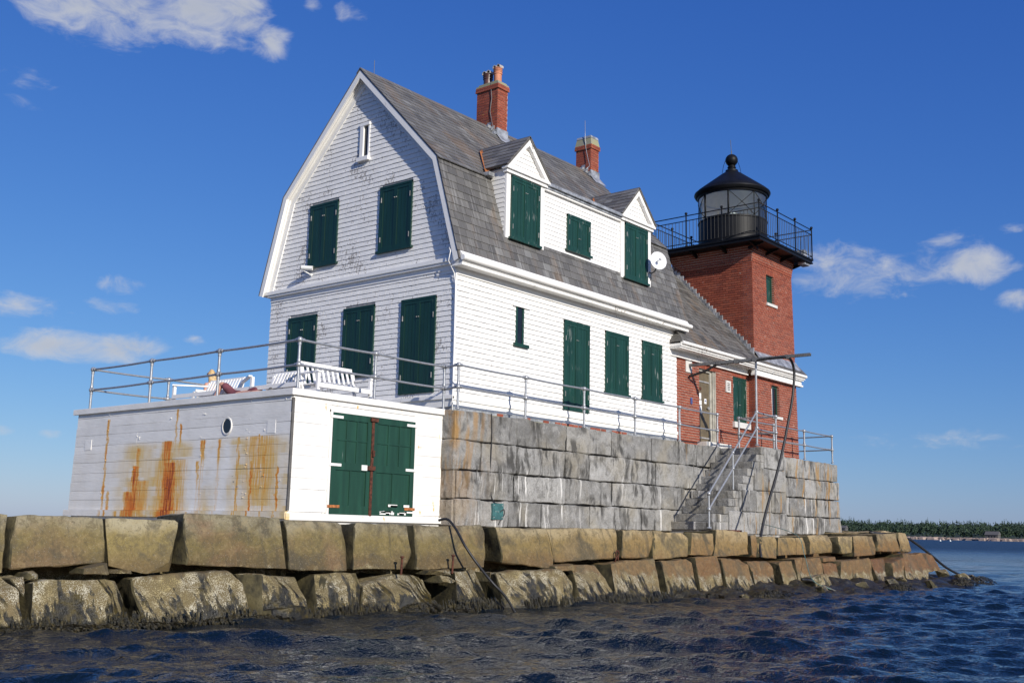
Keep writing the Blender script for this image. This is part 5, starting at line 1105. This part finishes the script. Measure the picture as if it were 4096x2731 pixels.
mb = MB(); rg_ = [(1.68+.05*math.cos(a), -3.12, .93+.06*math.sin(a)) for a in [2*math.pi*k/14 for k in range(15)]]; mb.tube(rg_, .014, 6); mb.tube([(1.62, -3.10, .76), (1.66, -3.12, .88)], .016, 6); mb.tube([(1.74, -3.10, .76), (1.70, -3.12, .88)], .016, 6); mb.build('mooring_ring', 'rust_iron', None, True, label='rusty mooring ring standing between the two courses of blocks', cat='ring')

# utility box, dish, lamp
ub = thing('utility_box', (.65, -.72, 1.57), 'small teal metal box fixed low on the granite foundation', 'utility box')
MB().box(.48, .83, -.80, -.70, 1.57, 1.90).build('body', 'teal_metal', ub)
mb = MB()
for x, z in ((.52, 1.86), (.79, 1.86), (.52, 1.61), (.79, 1.61), (.58, 1.73), (.65, 1.73)): mb.ball((x, -.802, z), .012, 6)
mb.build('screw', 'steel_hinge', ub)
mb = MB(); mb.tube(spline([(.46, -.725, 3.78), (.47, -.735, 3.2), (.44, -.74, 2.6), (.47, -.745, 2.1), (.55, -.77, 1.93), (.62, -.78, 1.90)]), .012, 6); mb.tube(spline([(.72, -.81, 1.73), (.80, -.83, 1.78), (.85, -.81, 1.68), (.75, -.79, 1.55), (.70, -.78, 1.46)]), .010, 6); mb.build('wire', 'rubber', ub, True)
ds = thing('satellite_dish', (7.85, -.02, 8.4), 'small white satellite dish on a bracket beside the far dormer', 'satellite dish')
dc = Vector((7.74, -.38, 8.69)); dn = (Vector((-.45, -.86, .1))).normalized(); du = dn.orthogonal().normalized(); dv_ = dn.cross(du); V = []; F = []
for i in range(7):
    r_ = .255*i/6
    for k in range(24): a = 2*math.pi*k/24; V.append(dc+(du*math.cos(a)+dv_*math.sin(a))*r_+dn*(.07*(i/6)**2-.05))
for i in range(6):
    for k in range(24): F.append((i*24+k, i*24+(k+1) % 24, (i+1)*24+(k+1) % 24, (i+1)*24+k))
MB().add(V, F).build('reflector', 'dish_white', ds, True)
mb = MB(); mb.tube([dc-dn*.04, dc+dn*.16], .022, 8); mb.tube([dc+dn*.10, dc+dn*.20], .045, 10); mb.build('feed_horn', 'dish_white', ds, True, sharp=40)
mb = MB(); mb.tube(spline([dc-dn*.06, (7.80, -.25, 8.45), (7.84, -.10, 8.40), (7.86, -.01, 8.45)]), .02, 8); mb.tube([(7.84, -.10, 8.40), (7.9, -.02, 8.2)], .014, 6); mb.build('bracket', 'dark_steel', ds, True)
fl = thing('flood_lamp', (0, 4.95, 7.5), 'small white floodlight on a bent arm under the left gable window', 'lamp')
mb = MB(); mb.tube([(-.02, 4.83, 7.46), (-.12, 4.86, 7.50), (-.22, 4.93, 7.56)], .016, 8); mb.ball((-.02, 4.83, 7.46), .035, 8); mb.build('arm', 'lamp_white', fl, True)
mb = MB(); mb.tube([(-.10, 4.70, 7.60), (-.24, 4.95, 7.62)], .055, 12); mb.build('lamp_head', 'lamp_white', fl, True, sharp=40)
mb = MB(); mb.tube([(-.238, 4.947, 7.62), (-.25, 4.968, 7.622)], .048, 12); mb.build('lens', 'window_dark', fl, True, sharp=40)

# ------------------------------------------------------------------ benches and people on the deck
DK = 3.775
def bench(loc, rz, L, label, back=.42, sl_=0.0, sr_=0.0, seat=.31, depth=.45, arm=True, ns=None, lean=.15):
    b_ = thing('bench', loc, label, 'bench', 'white slatted benches on the shed deck'); M = Matrix.Translation(loc) @ Matrix.Rotation(rz, 4, 'Z')
    T = lambda p: M @ Vector(p)     # local: x along the bench, -y is its front
    def bb(nm, a, c, w_, h): mb = MB(); mb.bar(T(a), T(c), w_, h); mb.build(nm, 'white_furniture', b_)
    n = ns or int(L/.095)
    for k in range(5): f = 1-k/5; y = -depth*f+.05; bb('seat_slat', (-L/2-sl_*f, y, seat), (L/2+sr_*f, y, seat), .075, .022)
    for k in range(n): x = -L/2+.04+(L-.08)*k/(n-1); bb('back_slat', (x, 0, seat), (x, lean, seat+back), .05, .02)
    bb('top_rail', (-L/2, lean+.02, seat+back), (L/2, lean+.02, seat+back), .03, .06); bb('front_rail', (-L/2-sl_, -depth-.01, seat-.035), (L/2+sr_, -depth-.01, seat-.035), .03, .085)
    for s_, sp in ((-1, sl_), (1, sr_)):
        e = s_*L/2; f2 = e+s_*sp
        bb('leg', (f2, -depth+.03, 0), (f2, -depth+.03, seat+(.21 if arm else -.02)), .06, .06); bb('leg', (e, .0, 0), (e, lean*.9, seat+back*.9), .05, .05)
        if arm: bb('arm', (f2, -depth-.02, seat+.225), (e, .10, seat+.225), .075, .03)
    return b_
bench((-3.15, 3.85, DK), -math.pi/2, 1.2, 'white slatted bench in front of the seated blonde person, its arms splayed', .33, .48, 1.04, .31, .45)
bench((-3.15, 1.72, DK), -math.pi/2, 1.0, 'white slatted bench along the seaward railing, next to the shed corner', .33, .0, .45, .31, .45, False)
bench((-2.62, .92, DK), 0.0, 1.38, 'white slatted bench set crosswise under the ground floor windows', .45, 0, 0, .31, .45, True, 11)
bench((-2.25, 5.30, DK), math.pi, 1.3, 'white bench under the seated blonde person, half hidden behind the others', .20, 0, 0, .31, .45, False)

def body(name, joints, edges, mat, parent, **kw):
    me = bpy.data.meshes.new(name); me.from_pydata([j[0] for j in joints], edges, []); o = mkobj(name, me, mat, parent, **kw)
    md = o.modifiers.new('skin', 'SKIN'); md.use_smooth_shade = True
    if not me.skin_vertices: 
        bm = bmesh.new(); bm.from_mesh(me); bm.verts.layers.skin.verify(); bm.to_mesh(me); bm.free()
    for v, j in zip(me.skin_vertices[0].data, joints): v.radius = (j[1], j[1] if len(j) < 3 else j[2])
    me.skin_vertices[0].data[0].use_root = True
    s = o.modifiers.new('sub', 'SUBSURF'); s.levels = 1; s.render_levels = 2; me.materials.clear(); me.materials.append(MATS[mat]); return o
def hand(J, E, root, wrist, d, up):
    d = Vector(d).normalized(); up = Vector(up).normalized(); sd = d.cross(up); w_ = Vector(wrist); J.append((w_+d*.05, .022, .035)); pi = len(J)-1; E.append((root, pi))
    for k, (o_, l) in enumerate(((-.03, .065), (-.01, .075), (.01, .07), (.03, .055))):
        a = w_+d*.09+sd*o_; J.append((a, .010)); J.append((a+d*l*.5-up*.012, .009)); J.append((a+d*l*.85-up*.035, .008)); n = len(J); E.extend([(pi, n-3), (n-3, n-2), (n-2, n-1)])
    a = w_+d*.04-sd*.035; J.append((a, .011)); J.append((a+d*.035-sd*.02-up*.01, .009)); n = len(J); E.extend([(pi, n-2), (n-2, n-1)])
# seated person: back to the boat, looking out to the left
w_ = thing('person', (-2.22, 5.5, DK), 'person with long blonde hair in a blue and red top, seated behind the bench', 'person')
O = Vector((-2.22, 5.52, DK+.20)); fz = Vector((-.25, .97, 0)).normalized(); sd2 = Vector((fz.y, -fz.x, 0))   # facing; their right
def pt(f, s, z): return O+fz*f+sd2*s+Vector((0, 0, z))
J = [(pt(0, 0, .16), .14, .17), (pt(-.02, 0, .34), .11, .15), (pt(0, 0, .50), .11, .16), (pt(.01, 0, .60), .05), (pt(.02, 0, .70), .055)]; E2 = [(0, 1), (1, 2), (2, 3), (3, 4)]
J += [(pt(.04, 0, .78), .085, .095), (pt(.04, 0, .86), .075, .08)]; E2 += [(4, 5), (5, 6)]
for s in (-1, 1):
    b0_ = len(J); J += [(pt(0, s*.17, .53), .055), (pt(-.02, s*.23, .30), .042), (pt(.16, s*.20, .17), .034)]; E2 += [(2, b0_), (b0_, b0_+1), (b0_+1, b0_+2)]
    hand(J, E2, b0_+2, pt(.19, s*.18, .17), fz*1+sd2*-s*.3, (0, 0, 1))
    b0_ = len(J); J += [(pt(.10, s*.10, .14), .085), (pt(.44, s*.13, .18), .06), (pt(.50, s*.13, -.10), .042), (pt(.62, s*.13, -.16), .035)]; E2 += [(0, b0_), (b0_, b0_+1), (b0_+1, b0_+2), (b0_+2, b0_+3)]
body('body', J, E2, 'skin', w_)
body('top', [(pt(0, 0, .10), .15, .185), (pt(-.02, 0, .30), .125, .165), (pt(0, 0, .48), .12, .17)], [(0, 1), (1, 2)], 'cloth_blue', w_)
mb = MB(); V = []; F = []; NR, NA = 12, 20
for i in range(NR+1):
    u = i/NR; z = .90-.50*u; c_ = pt(.02-.06*u, 0, z); rx = .105*math.sin(min(1, .18+u*2.2)*math.pi/2)*(1-.35*max(0, u-.55)*2); 
    for k in range(NA):
        a = 2*math.pi*k/NA; f2 = math.cos(a); s2 = math.sin(a); rf_ = rx*(1.15 if f2 < 0 else (.55 if u > .25 else .9)); V.append(c_+fz*f2*rf_+sd2*s2*rx*(1.05+.04*math.sin(5*a+u*9)))
for i in range(NR):
    for k in range(NA): F.append((i*NA+k, i*NA+(k+1) % NA, (i+1)*NA+(k+1) % NA, (i+1)*NA+k))
F.append(tuple(range(NA))); mb.add(V, F).build('hair', 'hair_blonde', w_, True)
mb = MB(); 
for s in (-1, 1): mb.ball(pt(.118, s*.032, .80), .012, 8)
mb.build('eye', 'dark_gap', w_, True); mb = MB(); mb.ball(pt(.132, 0, .775), .016, 8, 1.5); mb.build('nose', 'skin', w_, True); mb = MB(); mb.ball(pt(.118, 0, .735), .018, 8, .4); mb.build('mouth', 'cloth_pink', w_, True)
# reclining person in maroon on the deck
q_ = thing('person', (-3.72, 2.2, DK), 'person in maroon shorts lying on the deck before the benches, one knee up', 'person')
O = Vector((-3.62, 2.60, DK-.01)); X_ = lambda y, x, z: O+Vector((x, y, z))
J = [(X_(-.15, .05, .12), .13, .16), (X_(-.42, .05, .14), .12, .16), (X_(-.68, .05, .16), .13, .18), (X_(-.82, .05, .16), .055), (X_(-.92, .05, .17), .06), (X_(-1.0, .05, .18), .09), (X_(-1.08, .05, .18), .08)]; E2 = [(0, 1), (1, 2), (2, 3), (3, 4), (4, 5), (5, 6)]
k = len(J); J += [(X_(.05, -.02, .16), .09), (X_(.42, -.10, .44), .062), (X_(.52, -.14, .20), .05), (X_(.56, -.16, .04), .04), (X_(.70, -.18, .03), .035)]; E2 += [(0, k), (k, k+1), (k+1, k+2), (k+2, k+3), (k+3, k+4)]
k = len(J); J += [(X_(.05, .16, .13), .09), (X_(.44, .18, .20), .06), (X_(.80, .18, .08), .045), (X_(.90, .18, .12), .035)]; E2 += [(0, k), (k, k+1), (k+1, k+2), (k+2, k+3)]
for s in (-1, 1):
    k = len(J); J += [(X_(-.68, .05+s*.2, .15), .055), (X_(-.42, .05+s*.26, .08), .042), (X_(-.2, .05+s*.20, .10), .034)]; E2 += [(2, k), (k, k+1), (k+1, k+2)]; hand(J, E2, k+2, X_(-.16, .05+s*.19, .10), (0, 1, 0), (0, 0, 1))
body('body', J, E2, 'skin', q_)
body('shorts', [(X_(-.2, .05, .12), .15, .185), (X_(-.02, .05, .14), .13, .18), (X_(.08, -.02, .18), .105), (X_(.38, -.09, .42), .082), (X_(.10, .16, .14), .105), (X_(.32, .17, .18), .085)], [(0, 1), (1, 2), (2, 3), (1, 4), (4, 5)], 'cloth_maroon', q_)
body('shirt', [(X_(-.25, .05, .13), .14, .18), (X_(-.5, .05, .15), .14, .18), (X_(-.70, .05, .165), .14, .195)], [(0, 1), (1, 2)], 'cloth_maroon', q_)
mb = MB(); mb.ball(X_(-1.06, .05, .19), .10, 14); mb.build('hair', 'dark_gap', q_, True)
mb = MB(); mb.ball(X_(-.98, .05, .275), .015, 8, 1.3); mb.build('nose', 'skin', q_, True); mb = MB()
for s in (-1, 1): mb.ball(X_(-1.01, .05+s*.03, .265), .011, 8)
mb.build('eye', 'dark_gap', q_, True)

# ------------------------------------------------------------------ far shore
def polar(az_, d, z=0): a = math.radians(az_); return Vector((CAM.x+d*math.cos(a), CAM.y+d*math.sin(a), z))
hm = MB(); V = []; F = []; NA, ND = 90, 10
for i in range(NA+1):
    a = -2+34*i/NA
    for j in range(ND+1):
        d = 1150+j*45+40*mnoise.noise(Vector((a*.35, 1.7, 0)))+4.0*(a-14); h = (j/ND)**.8*11*(.75+.5*mnoise.noise(Vector((a*.15, j*.2, 3)))) - 2.0*(j == 0)
        V.append(polar(a, d, h+(.8 if j else 0)))
for i in range(NA):
    for j in range(ND): q = i*(ND+1)+j; F.append((q, q+ND+1, q+ND+2, q+1))
MB().add(V, F).build('far_hill', 'hill', None, True, kind='structure')
def shore_d(a): return 1150+40*mnoise.noise(Vector((a*.35, 1.7, 0)))+4.0*(a-14)
rg = random.Random(4); mb = MB()
for k in range(520):
    a = rg.uniform(6, 28); d = shore_d(a)+rg.uniform(2, 26); c_ = polar(a, d, rg.uniform(.2, 1.2)); s_ = rg.uniform(1.0, 4.5)
    P = [c_+Vector((rg.uniform(-1, 1)*s_*1.6, rg.uniform(-1, 1)*s_*1.6, -1.2)) for _ in range(5)]; P = [c_+Vector((math.cos(1.256*i_)*s_*1.8, math.sin(1.256*i_)*s_*1.8, -1.5)) for i_ in range(5)]
    Q = [p+(c_-p)*.35+Vector((0, 0, 2.0+rg.uniform(.0, .9))) for p in P]; mb.add(P+Q, [(5, 6, 7, 8, 9)]+[(i_, (i_+1) % 5, 5+(i_+1) % 5, 5+i_) for i_ in range(5)])
mb.build('shore_rocks', 'shore_stone', None, label='band of pinkish rocks along the far wooded shore', cat='rocks', kind='stuff')
V = []; F = []
def leaf(c_, s_, n_): 
    for _ in range(n_):
        d = Vector((rg.gauss(0, 1), rg.gauss(0, 1), rg.gauss(0, 1))).normalized(); e = d.orthogonal().normalized()*s_; g = d.cross(e).normalized()*s_; b_ = len(V); V.extend([c_+e, c_+g, c_-e*.8, c_-g*1.1]); F.append((b_, b_+1, b_+2, b_+3))
for k in range(2300):
    a = rg.uniform(8.5, 27); jj = rg.random()**.8; d = shore_d(a)+28+jj*400; base = polar(a, d, .8+jj**.8*10.5); con = rg.random() < (.55 if jj > .5 else .35)
    h = (rg.uniform(9, 15.5) if con else rg.uniform(7, 13))*(.85+.45*max(0, .35+mnoise.noise(Vector((a*1.7, jj*3, 7)))))
    if con:
        for i_ in range(26):
            u = rg.random(); r_ = (1-u)*h*.15+.25; t_ = rg.uniform(0, 6.28); leaf(base+Vector((math.cos(t_)*r_*rg.uniform(.3, 1), math.sin(t_)*r_*rg.uniform(.3, 1), h*(.12+.88*u))), .4+.8*(1-u), 1)
    else:
        for i_ in range(34):
            d3_ = Vector((rg.gauss(0, 1), rg.gauss(0, 1), rg.gauss(0, 1))).normalized()*(rg.random()**.4); leaf(base+Vector((d3_.x*h*.30, d3_.y*h*.30, h*.6+d3_.z*h*.38)), rg.uniform(.6, 1.3), 1)
MB().add(V, F).build('far_woodland', 'foliage', None, label='dark green mixed woodland covering the far shore', cat='woodland', kind='stuff')
def cottage(a, d, z, sc, lab):
    p = polar(a, d, z); c_ = thing('cottage', p, lab, 'house'); mb = MB(); mb.box(p.x-5*sc, p.x+5*sc, p.y-7*sc, p.y+7*sc, z, z+4*sc); mb.build('wall', 'far_house', c_)
    mb = MB(); mb.prism([(p.x-6*sc, p.y-7.5*sc, z+4*sc), (p.x+6*sc, p.y-7.5*sc, z+4*sc), (p.x, p.y-7.5*sc, z+8*sc)], (0, 15*sc, 0)); mb.build('roof', 'far_house', c_)
    for k in range(3): MB().box(p.x-5.1*sc, p.x-5.0*sc, p.y-(4-k*3)*sc, p.y-(2.6-k*3)*sc, z+1.2*sc, z+2.8*sc).build('window', 'window_dark', c_)
cottage(15.55, shore_d(15.55)+22, 2.4, .85, 'small grey gabled cottage among the trees on the far shore, at right'); cottage(22.45, shore_d(22.45)+30, 7.5, .7, 'grey cottage on the far shore seen just beside the foundation corner')
for a, d, lb in ((17.9, 620, 'tiny pale buoy left of its neighbour on the far water'), (17.45, 640, 'tiny pale buoy right of its neighbour on the far water')):
    p = polar(a, d, 0); mb = MB(); mb.lathe([(.01, -.3), (.5, -.1), (.5, .35), (.15, .6), (.1, 1.0), (.01, 1.05)], p, 10); mb.build('buoy', 'buoy', None, True, label=lb, cat='buoy')
